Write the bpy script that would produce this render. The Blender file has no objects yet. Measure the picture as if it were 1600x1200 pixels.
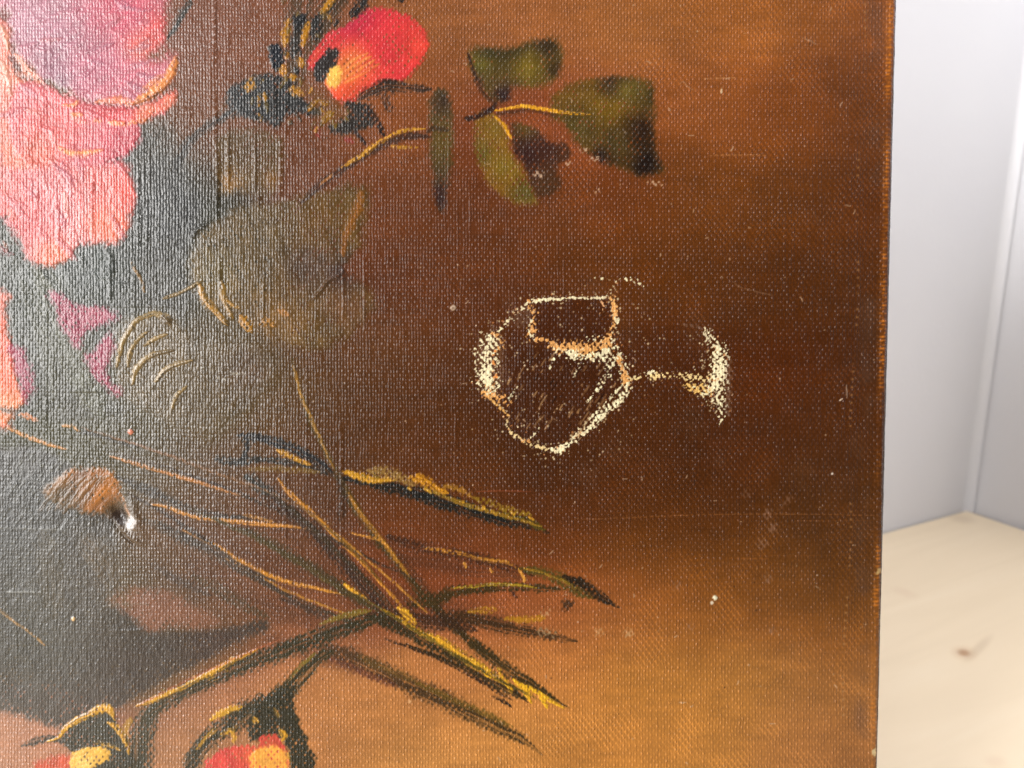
import bpy, math
import numpy as np
from mathutils import Vector, Matrix

# ------------------------------------------------------------------ camera
F_PX = 1155.6                    # focal length in pixels of the 1600 px wide photograph
PITCH = math.radians(12.0)       # camera looks down
LEAN = math.radians(9.17)        # the canvas leans back
REL = PITCH - LEAN
CAM = Vector((0, 0, 0.18))       # table top is z = 0
DIST = 0.173

scene = bpy.context.scene
cd = bpy.data.cameras.new('camera')
cd.sensor_width = 36.0
cd.lens = 26.0
cd.clip_start = 0.005
cd.clip_end = 50
cd.dof.use_dof = True
cd.dof.focus_distance = DIST * 1.01
cd.dof.aperture_fstop = 17.0
cam = bpy.data.objects.new('camera', cd)
cam.location = CAM
cam.rotation_euler = (math.pi / 2 - PITCH, 0, 0)
scene.collection.objects.link(cam)
scene.camera = cam
scene.render.resolution_x = 1024
scene.render.resolution_y = 768

# ------------------------------------------------------------------ light
w = bpy.data.worlds.new('World')
scene.world = w
w.use_nodes = True
w.node_tree.nodes['Background'].inputs[0].default_value = (1.0, 0.98, 0.97, 1)
w.node_tree.nodes['Background'].inputs[1].default_value = 0.16

def area(name, loc, target, sx, sy, power, col):
    l = bpy.data.lights.new(name, 'AREA')
    l.shape = 'RECTANGLE'
    l.size, l.size_y, l.energy, l.color = sx, sy, power, col
    o = bpy.data.objects.new(name, l)
    o.location = loc
    d = Vector(target) - Vector(loc)
    o.rotation_euler = d.to_track_quat('-Z', 'Y').to_euler()
    scene.collection.objects.link(o)
    return o
area('window_light', (-1.30, -0.82, 0.50), (0.0, 0.17, 0.14), 0.75, 0.95, 61.0, (1.0, 0.985, 0.965))
area('overhead_fill', (0.0, -0.38, 1.35), (0.3, 0.15, 0.0), 0.7, 0.7, 9.0, (1.0, 0.985, 0.985))  # added unseen lamp overhead, brightens the wall and table

vs = scene.view_settings
vs.view_transform = 'Standard'
vs.look = 'None'
vs.gamma = 1.0
vs.use_curve_mapping = False
vs.exposure = 0.0

# ------------------------------------------------------------------ helpers
def link(o, parent=None):
    scene.collection.objects.link(o)
    if parent is not None:
        o.parent = parent
    return o

def mesh_obj(name, verts, faces, mat, parent=None, smooth=False):
    me = bpy.data.meshes.new(name)
    me.from_pydata(verts, [], faces)
    me.update()
    if smooth:
        me.polygons.foreach_set('use_smooth', [True] * len(me.polygons))
    me.materials.append(mat)
    return link(bpy.data.objects.new(name, me), parent)

def empty(name, parent=None):
    o = bpy.data.objects.new(name, None)
    o.empty_display_size = 0.02
    return link(o, parent)

class NT:
    def __init__(self, name):
        self.m = bpy.data.materials.new(name)
        self.m.use_nodes = True
        self.t = self.m.node_tree
        self.b = self.t.nodes['Principled BSDF']
    def n(self, kind, **kw):
        nd = self.t.nodes.new(kind)
        for k, v in kw.items():
            setattr(nd, k, v)
        return nd
    def l(self, a, b):
        self.t.links.new(a, b)
    def math(self, op, a, b=None, c=None):
        nd = self.n('ShaderNodeMath', operation=op)
        for i, v in enumerate((a, b, c)):
            if v is None:
                continue
            if isinstance(v, (int, float)):
                nd.inputs[i].default_value = v
            else:
                self.l(v, nd.inputs[i])
        return nd.outputs[0]

def s2l(c):
    c = np.asarray(c, dtype=np.float64)
    return np.where(c <= 0.04045, c / 12.92, ((c + 0.055) / 1.055) ** 2.4)

# ------------------------------------------------------------------ materials
def mat_wall():
    k = NT('white_wall_paint')
    k.b.inputs['Roughness'].default_value = 0.75
    tc = k.n('ShaderNodeTexCoord')
    nz = k.n('ShaderNodeTexNoise')
    nz.inputs['Scale'].default_value = 420
    nz.inputs['Detail'].default_value = 3
    k.l(tc.outputs['Object'], nz.inputs['Vector'])
    n2 = k.n('ShaderNodeTexNoise')
    n2.inputs['Scale'].default_value = 9
    k.l(tc.outputs['Object'], n2.inputs['Vector'])
    r = k.n('ShaderNodeValToRGB')
    r.color_ramp.elements[0].position = 0.3
    r.color_ramp.elements[0].color = (0.655, 0.66, 0.70, 1)
    r.color_ramp.elements[1].position = 0.7
    r.color_ramp.elements[1].color = (0.685, 0.69, 0.725, 1)
    k.l(n2.outputs['Fac'], r.inputs['Fac'])
    k.l(r.outputs['Color'], k.b.inputs['Base Color'])
    bp = k.n('ShaderNodeBump')
    bp.inputs['Strength'].default_value = 0.12
    bp.inputs['Distance'].default_value = 0.001
    k.l(nz.outputs['Fac'], bp.inputs['Height'])
    k.l(bp.outputs['Normal'], k.b.inputs['Normal'])
    return k.m

def mat_birch(knots=()):
    k = NT('pale_birch_wood')
    k.b.inputs['Roughness'].default_value = 0.45
    tc = k.n('ShaderNodeTexCoord')
    mp = k.n('ShaderNodeMapping')
    mp.inputs['Scale'].default_value = (3.0, 26.0, 26.0)
    k.l(tc.outputs['Object'], mp.inputs['Vector'])
    nz = k.n('ShaderNodeTexNoise')
    nz.inputs['Scale'].default_value = 1.6
    nz.inputs['Detail'].default_value = 6
    nz.inputs['Distortion'].default_value = 0.8
    k.l(mp.outputs['Vector'], nz.inputs['Vector'])
    r = k.n('ShaderNodeValToRGB')
    e = r.color_ramp.elements
    e[0].position, e[0].color = 0.28, (0.80, 0.66, 0.47, 1)
    e[1].position, e[1].color = 0.72, (0.88, 0.745, 0.555, 1)
    m_ = r.color_ramp.elements.new(0.5)
    m_.color = (0.85, 0.705, 0.51, 1)
    k.l(nz.outputs['Fac'], r.inputs['Fac'])
    col = r.outputs['Color']
    for (kx, ky, rx, ry, rot, c, s) in knots:
        mp2 = k.n('ShaderNodeMapping', vector_type='TEXTURE')
        mp2.inputs['Location'].default_value = (kx, ky, 0)
        mp2.inputs['Rotation'].default_value = (0, 0, rot)
        mp2.inputs['Scale'].default_value = (rx, ry, 1)
        k.l(tc.outputs['Object'], mp2.inputs['Vector'])
        ln = k.n('ShaderNodeVectorMath', operation='LENGTH')
        fl = k.n('ShaderNodeVectorMath', operation='MULTIPLY')
        fl.inputs[1].default_value = (1, 1, 0)
        k.l(mp2.outputs['Vector'], fl.inputs[0])
        k.l(fl.outputs[0], ln.inputs[0])
        mr = k.n('ShaderNodeMapRange', interpolation_type='SMOOTHSTEP')
        mr.inputs['From Min'].default_value = 0.2
        mr.inputs['From Max'].default_value = 1.0
        mr.inputs['To Min'].default_value = s
        mr.inputs['To Max'].default_value = 0.0
        k.l(ln.outputs['Value'], mr.inputs['Value'])
        mx = k.n('ShaderNodeMix', data_type='RGBA')
        k.l(mr.outputs['Result'], mx.inputs['Factor'])
        k.l(col, mx.inputs['A'])
        mx.inputs['B'].default_value = c
        col = mx.outputs['Result']
    k.l(col, k.b.inputs['Base Color'])
    return k.m

def mat_plain_wood():
    k = NT('stretcher_pine')
    tc = k.n('ShaderNodeTexCoord')
    nz = k.n('ShaderNodeTexNoise')
    nz.inputs['Scale'].default_value = 60
    k.l(tc.outputs['Object'], nz.inputs['Vector'])
    r = k.n('ShaderNodeValToRGB')
    r.color_ramp.elements[0].color = (0.33, 0.21, 0.11, 1)
    r.color_ramp.elements[1].color = (0.48, 0.33, 0.19, 1)
    k.l(nz.outputs['Fac'], r.inputs['Fac'])
    k.l(r.outputs['Color'], k.b.inputs['Base Color'])
    k.b.inputs['Roughness'].default_value = 0.7
    return k.m

def mat_paint():
    """oil paint on linen: colour, gloss and thread coordinates come with the surface"""
    k = NT('oil_paint_on_linen')
    col = k.n('ShaderNodeAttribute', attribute_name='paint')
    wv = k.n('ShaderNodeAttribute', attribute_name='thread')
    fx = k.n('ShaderNodeAttribute', attribute_name='finish')   # x weave relief, y roughness, z gloss
    sf = k.n('ShaderNodeSeparateXYZ')
    k.l(fx.outputs['Vector'], sf.inputs[0])
    sx = k.n('ShaderNodeSeparateXYZ')
    k.l(wv.outputs['Vector'], sx.inputs[0])
    u, v = sx.outputs['X'], sx.outputs['Y']
    cb = k.n('ShaderNodeCombineXYZ')
    k.l(u, cb.inputs['X'])
    k.l(v, cb.inputs['Y'])
    W = cb.outputs['Vector']
    # irregular threads
    wn = k.n('ShaderNodeTexNoise')
    wn.inputs['Scale'].default_value = 0.33
    wn.inputs['Detail'].default_value = 3
    k.l(W, wn.inputs['Vector'])
    sw = k.n('ShaderNodeSeparateXYZ')
    k.l(wn.outputs['Color'], sw.inputs[0])
    uu = k.math('MULTIPLY_ADD', sw.outputs['X'], 0.8, u)
    vv = k.math('MULTIPLY_ADD', sw.outputs['Y'], 0.8, v)
    cu = k.math('COSINE', k.math('MULTIPLY', uu, math.pi))
    cv = k.math('COSINE', k.math('MULTIPLY', vv, math.pi))
    c = k.math('MULTIPLY', cu, cv)
    pos = k.math('POWER', k.math('MAXIMUM', c, 0.0), 1.5)
    neg = k.math('MULTIPLY', k.math('MAXIMUM', k.math('MULTIPLY', c, -1.0), 0.0), 0.22)
    rib = k.math('MULTIPLY_ADD', k.math('COSINE', k.math('MULTIPLY', uu, 2 * math.pi)), 0.13, 0.13)
    hum = k.math('ADD', k.math('ADD', pos, neg), rib)
    an = k.n('ShaderNodeTexNoise')
    an.inputs['Scale'].default_value = 1.0
    an.inputs['Detail'].default_value = 2
    ams = k.n('ShaderNodeMapping')
    ams.inputs['Scale'].default_value = (0.75, 0.16, 1)
    k.l(W, ams.inputs['Vector'])
    k.l(ams.outputs['Vector'], an.inputs['Vector'])
    amp = k.math('MAXIMUM', k.math('MULTIPLY_ADD', an.outputs['Fac'], 3.6, -0.9), 0.15)
    h1 = k.math('MULTIPLY', k.math('MULTIPLY', hum, amp), sf.outputs['X'])
    fn = k.n('ShaderNodeTexNoise')
    fn.inputs['Scale'].default_value = 2.1
    fn.inputs['Detail'].default_value = 3
    fn.inputs['Roughness'].default_value = 0.6
    k.l(W, fn.inputs['Vector'])
    h = k.math('ADD', h1, k.math('MULTIPLY', fn.outputs['Fac'], 0.38))
    # thicker, lumpy paint
    rot = k.n('ShaderNodeMapping')
    rot.inputs['Rotation'].default_value = (0, 0, math.radians(35))
    rot.inputs['Scale'].default_value = (1.0, 0.55, 1)
    k.l(W, rot.inputs['Vector'])
    ln = k.n('ShaderNodeTexNoise')
    ln.inputs['Scale'].default_value = 0.75
    ln.inputs['Detail'].default_value = 3
    ln.inputs['Roughness'].default_value = 0.55
    k.l(rot.outputs['Vector'], ln.inputs['Vector'])
    body = k.math('MULTIPLY', ln.outputs['Fac'], k.math('MULTIPLY', sx.outputs['Z'], 1.55))
    h = k.math('ADD', h, body)
    bp = k.n('ShaderNodeBump')
    bp.inputs['Strength'].default_value = 1.0
    bp.inputs['Distance'].default_value = 0.00012
    k.l(h, bp.inputs['Height'])
    k.l(bp.outputs['Normal'], k.b.inputs['Normal'])
    # thread highlights put into the colour: lighter on the tops of the threads
    thread_hi = k.math('MULTIPLY_ADD', k.math('MULTIPLY', k.math('MULTIPLY', pos, amp), sf.outputs['X']), 0.40, 0.88)
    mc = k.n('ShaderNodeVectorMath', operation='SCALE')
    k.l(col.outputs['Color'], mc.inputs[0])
    k.l(thread_hi, mc.inputs['Scale'])
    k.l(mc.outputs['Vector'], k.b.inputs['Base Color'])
    k.l(sf.outputs['Y'], k.b.inputs['Roughness'])
    k.l(sf.outputs['Z'], k.b.inputs['Specular IOR Level'])
    return k.m

M_WALL = mat_wall()
M_PINE = mat_plain_wood()
M_PAINT = mat_paint()

# ------------------------------------------------------------------ the corner of the room and the table
def floor_pt(px, py):
    """where the view ray through a place in the photograph meets the table top"""
    d = Vector((px - 800, F_PX, 600 - py))
    c, s = math.cos(PITCH), math.sin(PITCH)
    d = Vector((d.x, d.y * c + d.z * s, -d.y * s + d.z * c))
    t = -CAM.z / d.z
    return CAM + d * t
C = floor_pt(1510, 796)                                 # the table's far corner
e1 = (floor_pt(1380, 831) - C).normalized()             # along the back edge, to the left
e2 = Vector((-e1.y, e1.x, 0))                           # along the side edge, towards the viewer
if e2.y > 0:
    e2 = -e2
def tab(pt):
    q = pt - C
    return q.dot(e1), q.dot(e2)
kx, ky = tab(floor_pt(1506, 1020))
k2x, k2y = tab(floor_pt(1530, 1012))
sx_, sy_ = tab(floor_pt(1414, 926))
k3x, k3y = tab(floor_pt(1556, 1190))
k4x, k4y = tab(floor_pt(1503, 811))
M_BIRCH = mat_birch([
    (k2x, k2y, 0.022, 0.003, math.radians(14), (0.56, 0.42, 0.28, 1), 0.4),
    (kx, ky, 0.0046, 0.0032, math.radians(15), (0.30, 0.12, 0.045, 1), 0.9),
    (kx, ky, 0.009, 0.006, math.radians(15), (0.60, 0.40, 0.24, 1), 0.5),
    (sx_, sy_, 0.007, 0.009, 0, (0.72, 0.54, 0.38, 1), 0.35),
    (k3x, k3y, 0.006, 0.004, 0, (0.75, 0.56, 0.4, 1), 0.4),
    (k4x, k4y, 0.012, 0.010, 0.3, (0.62, 0.48, 0.34, 1), 0.5),
])

def wall(name, p, d, n, length, height, thick, fillet=0.0):
    vs_, fs = [], []
    p = Vector(p)
    nx, nz = 24, 14
    cols_ = []
    if fillet:
        # plaster runs softly round the corner of the room
        for q in range(8):
            t = math.pi / 2 * q / 8
            cols_.append(p - d * (fillet * math.cos(t) - 0.0002) + n * (fillet * (1 - math.sin(t))))
    cols_ += [p + d * (length * i / nx) for i in range(nx + 1)]
    nx = len(cols_) - 1
    for c_ in cols_:
        for j in range(nz + 1):
            vs_.append(c_ + Vector((0, 0, -0.35 + height * j / nz)))
    for i in range(nx):
        for j in range(nz):
            a = i * (nz + 1) + j
            fs.append((a, a + nz + 1, a + nz + 2, a + 1))
    o = mesh_obj(name, vs_, fs, M_WALL, smooth=True)
    o['kind'] = 'structure'
    return o
gap = 0.0004
wc = C - e2 * gap - e1 * gap
wall('wall_back', wc + e1 * 0.005, e1, e2, 1.6, 1.5, 0.08, fillet=0.005)
wall('wall_side', wc - e1 * 0.001, e2, e1, 1.4, 1.5, 0.08)

table = empty('table')
table['label'] = 'pale birch wood table top with a small brown knot, beside the painting'
table['category'] = 'table'
table.matrix_world = Matrix((
    (e1.x, e2.x, 0, C.x), (e1.y, e2.y, 0, C.y), (0, 0, 1, 0), (0, 0, 0, 1)))
def slab(name, x0, x1, y0, y1, z0, z1, mat, parent, r=0.0025):
    """box with rounded top edges"""
    vs_, fs = [], []
    rings = [(0, z0), (0, z1 - r), (r * 0.3, z1 - r * 0.3), (r, z1)]
    for ins, z in rings:
        vs_ += [(x0 + ins, y0 + ins, z), (x1 - ins, y0 + ins, z), (x1 - ins, y1 - ins, z), (x0 + ins, y1 - ins, z)]
    for k in range(len(rings) - 1):
        for i in range(4):
            a, b = 4 * k + i, 4 * k + (i + 1) % 4
            fs.append((a, b, b + 4, a + 4))
    fs.append(tuple(4 * (len(rings) - 1) + i for i in range(4)))
    fs.append((3, 2, 1, 0))
    return mesh_obj(name, vs_, fs, mat, parent)
slab('table_top', 0, 0.95, 0, 0.62, -0.022, 0.0, M_BIRCH, table)
for (lx, ly) in ((0.04, 0.04), (0.87, 0.04), (0.04, 0.54), (0.87, 0.54)):
    slab('leg', lx, lx + 0.042, ly, ly + 0.042, -0.35, -0.0225, M_BIRCH, table)

# ------------------------------------------------------------------ the painting: sheet of linen
S = DIST / F_PX
P0 = CAM + DIST * Vector((0, math.cos(PITCH), -math.sin(PITCH)))
UP = Vector((0, math.sin(LEAN), math.cos(LEAN)))
NR = Vector((0, -math.cos(LEAN), math.sin(LEAN)))
THICK = 0.017
A_EDGE = 590 * S                   # right edge of the canvas
A_LEFT = -0.165
B_TOP = 0.128
B_BOT = -(P0.z - THICK * math.sin(LEAN) - 0.0004) / math.cos(LEAN)
RAD = 13 * S                       # how softly the linen turns over the stretcher

def span(lo, hi, f0, f1, fine, coarse):
    left = np.linspace(lo, f0, max(2, int((f0 - lo) / coarse)), endpoint=False)
    mid = np.concatenate([np.arange(f0, -115 * S, fine), np.arange(-115 * S, 175 * S, DENSE), np.arange(175 * S, f1 - fine * 0.5, fine)])
    right = np.linspace(f1, hi, max(2, int((hi - f1) / coarse)))
    return np.concatenate([left, mid, right])
FINE = 1.45 * S
DENSE = 1.0 * S
arc_end = A_EDGE - RAD + RAD * math.pi / 2
aa = np.concatenate([np.linspace(A_LEFT, -815 * S, 60, endpoint=False),
                     np.arange(-815 * S, -65 * S, FINE), np.arange(-65 * S, 350 * S, DENSE), np.arange(350 * S, A_EDGE - RAD - FINE * 0.5, FINE),
                     np.linspace(A_EDGE - RAD, arc_end, 15)])
bb = span(B_BOT, B_TOP, -635 * S, 615 * S, FINE, 6 * S)
NA, NB = len(aa), len(bb)
A, B = np.meshgrid(aa, bb)          # rows: b
dep = DIST - B * math.sin(REL)
PX = 800 + F_PX * np.minimum(A, A_EDGE - RAD + (A - (A_EDGE - RAD)) * 0.8) / dep
PY = 600 - F_PX * B * math.cos(REL) / dep
# chart: brush strokes are placed on the sheet in these coordinates (0.15 mm per unit)
rng = np.random.RandomState(7)

def vnoise(x, y, seed=0):
    r = np.random.RandomState(seed)
    T = r.rand(256, 256)
    xi = np.floor(x).astype(int)
    yi = np.floor(y).astype(int)
    fx, fy = x - xi, y - yi
    fx = fx * fx * (3 - 2 * fx)
    fy = fy * fy * (3 - 2 * fy)
    x0, x1, y0, y1 = xi & 255, (xi + 1) & 255, yi & 255, (yi + 1) & 255
    return (T[y0, x0] * (1 - fx) + T[y0, x1] * fx) * (1 - fy) + (T[y1, x0] * (1 - fx) + T[y1, x1] * fx) * fy
def fbm(x, y, sc, seed=0, octv=3, sy=None):
    sy = sc if sy is None else sy
    s, a, t = 0, 1.0, 0
    for o in range(octv):
        s = s + a * vnoise(x / sc * 2 ** o + 17.3 * o, y / sy * 2 ** o + 5.1 * o, seed + o)
        t += a
        a *= 0.5
    return s / t
def sstep(e0, e1_, x):
    t = np.clip((x - e0) / (e1_ - e0 + 1e-9), 0, 1)
    return t * t * (3 - 2 * t)

# thread coordinates of the weave (same in the shader)
TU = (PX + 3.0 * (fbm(PX, PY, 160, 31) - 0.5) + 1.2 * (fbm(PX, PY, 40, 33) - 0.5)) / 4.72
TV = (PY + 4.0 * (fbm(PX, PY, 190, 35) - 0.5) + 1.6 * (fbm(PX, PY, 45, 37) - 0.5) - (PX - 800) * 0.012) / 6.1
WV = np.cos(np.pi * TU) * np.cos(np.pi * TV)          # knuckles of the weave

COL = np.zeros((NB, NA, 3))
HGT = np.zeros((NB, NA))           # in photo-pixel units (0.15 mm)
WAMP = np.ones((NB, NA))
ROU = np.full((NB, NA), 0.27)
SPC = np.full((NB, NA), 0.46)
LAB = np.zeros((NB, NA), dtype=np.int32)
PARTS = [('canvas', None)]
def part(name, parent=None):
    PARTS.append((name, parent))
    return len(PARTS) - 1

# ---- the brown ground
G = [  # x, y, r, g, b
 (700,40,146,88,44),(850,30,160,94,44),(1000,40,162,96,42),(1150,40,160,92,36),(1300,30,148,86,34),(1380,40,134,76,40),
 (450,60,126,76,52),(330,60,120,72,54),(330,200,108,66,50),(470,220,104,60,46),(600,200,128,72,38),(620,120,140,80,40),
 (800,200,128,66,36),(900,180,140,74,38),(1100,150,142,80,34),(1250,180,126,68,26),(1350,170,104,58,34),
 (950,300,116,60,28),(1080,300,112,62,26),(1250,320,98,54,24),(1350,320,88,46,24),
 (620,330,108,60,40),(760,330,98,52,34),(850,360,102,56,32),(700,430,96,52,34),(600,450,96,52,38),
 (800,450,90,46,26),(950,420,98,52,20),(1100,420,90,48,20),(1250,450,84,44,18),(1350,450,80,42,18),
 (700,560,84,46,28),(860,600,68,34,16),(1050,560,74,36,14),(1250,580,86,40,12),(1350,600,76,40,20),
 (600,620,86,50,34),(700,700,82,44,24),(860,700,72,37,17),(1000,700,74,38,17),(1150,700,74,37,16),(1300,700,76,40,18),
 (560,540,94,58,40),(460,640,86,58,40),(520,700,88,52,36),
 (700,800,90,48,26),(900,780,78,40,19),(1100,800,80,42,18),(1300,800,82,46,20),(1360,820,82,46,24),
 (850,860,100,52,26),(1000,860,94,52,24),(1150,880,104,60,24),(1300,890,98,58,28),(1350,880,88,52,28),
 (700,900,128,66,36),(800,945,150,82,40),(900,960,160,90,40),(1000,950,146,86,34),(1100,960,144,88,32),(1250,960,134,82,34),(1350,960,122,74,30),
 (600,880,112,60,38),(450,870,108,66,48),(350,840,104,66,52),
 (500,960,126,74,46),(400,940,116,70,50),(700,1060,178,108,54),(850,1040,184,112,50),(1000,1050,184,116,46),(1150,1050,176,112,46),(1300,1050,158,102,46),
 (950,1140,190,120,50),(1100,1160,182,116,48),(1250,1160,166,106,50),(1350,1130,156,100,46),(1365,1190,150,98,52),
 (800,1160,192,124,56),(600,1100,186,118,58),(650,1180,194,128,62),(520,1150,186,118,62),(480,1060,180,112,58),(300,1120,176,114,66),
 (380,1070,172,108,62),(250,1180,180,118,70),(40,1170,186,124,84),(100,1150,176,112,76),
 (60,760,64,60,56),(100,880,66,60,50),(60,980,66,60,52),(150,1020,66,56,48),(250,1040,66,52,46),(330,1000,70,50,44),
 (250,850,86,62,52),(330,740,88,64,54),(200,700,74,64,58),(60,680,62,62,58),(420,780,92,58,46),
 (200,400,42,46,46),(270,300,44,44,46),(300,420,52,48,46),(120,460,56,60,54),(60,560,60,62,54),(140,620,70,66,56),
 (20,430,60,62,58),(280,560,82,66,52),(380,600,84,66,46),(-200,500,60,55,48),(-200,900,66,56,46),(-200,100,120,60,62),
 (-200,1250,180,120,76),(400,1350,176,112,58),(1000,1400,170,108,46),(1350,-120,140,80,36),(700,-140,150,90,44),(200,-140,120,74,54),
]
G = np.array(G, dtype=float)
num = np.zeros((NB, NA, 3))
den = np.zeros((NB, NA))
wx = PX + 40 * (fbm(PX, PY, 120, 41) - 0.5)
wy = PY + 40 * (fbm(PX, PY, 120, 43) - 0.5)
for gx, gy, r_, g_, b_ in G:
    d2 = (wx - gx) ** 2 + ((wy - gy) * 1.25) ** 2
    ww = np.exp(-d2 / (2 * 62.0 ** 2)) + 1e-7 / (1 + d2 / 4e4) ** 2 + 1e-3 * np.exp(-d2 / (2 * 150.0 ** 2))
    num += ww[..., None] * np.array([r_, g_, b_])
    den += ww
COL[:] = num / den[..., None] / 255.0
COL *= 0.99 * np.stack([np.full(PX.shape, 1.0), 0.99 + 0.06 * sstep(0.5, 0.72, COL[..., 0]), 0.68 + 0.48 * sstep(0.32, 0.66, COL[..., 0])], -1)
# brushed variation of the glaze: mostly sideways strokes, worn knuckles
v1 = fbm(PX, PY, 34, 51, 4, sy=9) - 0.5
v2 = fbm(PX, PY, 90, 53, 3) - 0.5
COL *= (1 + 0.16 * v1 + 0.16 * v2)[..., None]
right = sstep(500, 900, PX)
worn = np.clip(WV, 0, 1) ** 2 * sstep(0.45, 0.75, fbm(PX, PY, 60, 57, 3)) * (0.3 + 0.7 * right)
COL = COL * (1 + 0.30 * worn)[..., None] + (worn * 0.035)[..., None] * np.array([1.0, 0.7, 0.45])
HGT += 1.0 * (fbm(PX, PY, 26, 61, 3) - 0.5) + 0.5 * (fbm(PX, PY, 7, 63, 2) - 0.5)

# ---- brush tools
PYC, PXLO, PXHI = PY[:, 0].copy(), PX.min(axis=0), PX.max(axis=0)
def window(x0, x1, y0, y1):
    """grid window around a stroke"""
    rows = np.where((PYC >= y0 - 2) & (PYC <= y1 + 2))[0]
    if len(rows) == 0:
        return None
    cols = np.where((PXHI >= x0 - 2) & (PXLO <= x1 + 2))[0]
    if len(cols) == 0:
        return None
    return slice(rows[0], rows[-1] + 1), slice(cols[0], cols[-1] + 1)

def smooth_pts(p, closed, n=5):
    p = np.asarray(p, dtype=float)
    out = []
    L = len(p)
    m = L if closed else L - 1
    for i in range(m):
        if closed:
            a, b, c, d = p[(i - 1) % L], p[i], p[(i + 1) % L], p[(i + 2) % L]
        else:
            a, b, c, d = p[max(i - 1, 0)], p[i], p[i + 1], p[min(i + 2, L - 1)]
        for k in range(n):
            t = k / n
            out.append(0.5 * ((2 * b) + (-a + c) * t + (2 * a - 5 * b + 4 * c - d) * t * t + (-a + 3 * b - 3 * c + d) * t ** 3))
    if not closed:
        out.append(p[-1])
    return np.array(out)

def commit(win, al, col, lab=None, hgt=0, hmul=None, wamp=None, thr=0.42, rough=None, spec=None):
    al = np.clip(al, 0, 1)
    c = np.asarray(col, dtype=float)
    if c.ndim == 1:
        c = c[None, None, :]
    COL[win] = COL[win] * (1 - al[..., None]) + c / 255.0 * al[..., None]
    HGT[win] += hgt * (al if hmul is None else hmul)
    if wamp is not None:
        WAMP[win] = WAMP[win] * (1 - al) + wamp * al
    if rough is not None:
        ROU[win] = ROU[win] * (1 - al) + rough * al
    if spec is not None:
        SPC[win] = SPC[win] * (1 - al) + spec * al
    if lab is not None:
        LAB[win] = np.where(al > thr, lab, LAB[win])

SEED = [100]
def nseed():
    SEED[0] += 7
    return SEED[0]

def gate(win, dry, seed):
    """dry paint catches on the knuckles of the weave first"""
    if dry <= 0:
        return 1.0
    x, y = PX[win], PY[win]
    g = WV[win] * 0.6 + 1.5 * (fbm(x, y, 8, seed, 3) - 0.5) + 0.55
    return sstep(dry - 0.35, dry + 0.3, g + 0.15) if dry < 1.2 else sstep(0.7, 1.1, g)

def blob(pts, col, lab=None, soft=4, rough=6, op=1.0, dry=0.10, hgt=0.0, var=0.12, streak=None, wamp=None, cols=None, smooth=True, rg=None, sp=None, thr=0.42):
    """a filled patch of paint; cols = extra (x, y, r, g, b, radius) tints"""
    p = smooth_pts(pts, True) if smooth else np.asarray(pts, float)
    m = soft * 2 + rough + 4
    win = window(p[:, 0].min() - m, p[:, 0].max() + m, p[:, 1].min() - m, p[:, 1].max() + m)
    if win is None:
        return
    x, y = PX[win], PY[win]
    sd = nseed()
    d2 = np.full(x.shape, 1e12)
    ins = np.zeros(x.shape, bool)
    q = np.roll(p, -1, axis=0)
    for (ax, ay), (bx, by) in zip(p, q):
        ex, ey = bx - ax, by - ay
        t = np.clip(((x - ax) * ex + (y - ay) * ey) / (ex * ex + ey * ey + 1e-9), 0, 1)
        d2 = np.minimum(d2, (x - ax - t * ex) ** 2 + (y - ay - t * ey) ** 2)
        cr = ((ay > y) != (by > y)) & (x < (bx - ax) * (y - ay) / (by - ay + 1e-12) + ax)
        ins ^= cr
    d = np.sqrt(d2) * np.where(ins, 1, -1)
    d = d + rough * 2.2 * (fbm(x, y, 16, sd, 3) - 0.5) + min(rough, 3) * (0.75 * WV[win] + 2.6 * (fbm(x, y, 4.5, sd + 11, 2) - 0.5))
    al = sstep(-soft, soft, d) * op * gate(win, dry, sd + 3)
    c = np.ones(x.shape + (3,)) * np.asarray(col, float)
    if cols:
        for cx, cy, r_, g_, b_, rad in cols:
            k = np.exp(-((x - cx) ** 2 + (y - cy) ** 2) / (2 * rad ** 2))
            k = np.clip(k * (0.75 + 0.6 * (fbm(x, y, 12, sd + 9, 2))), 0, 1)
            c = c * (1 - k[..., None]) + np.array([r_, g_, b_]) * k[..., None]
    n = fbm(x, y, 14, sd + 1, 4) - 0.5
    if streak is not None:
        ang, sl, sw, sa = streak
        ca, sa_ = math.cos(math.radians(ang)), math.sin(math.radians(ang))
        xr, yr = x * ca + y * sa_, -x * sa_ + y * ca
        st = fbm(xr, yr, sl, sd + 5, 3, sy=sw) - 0.5
        n = n + sa * st
        HGT[win] += 0.9 * sa * st * al
    c = c * (1 + var * 2 * n)[..., None]
    rim = sstep(-4, 8, d)
    commit(win, al, c, lab, hgt, rim * (al > 0.02), wamp, rough=rg, spec=sp, thr=thr)

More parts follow.
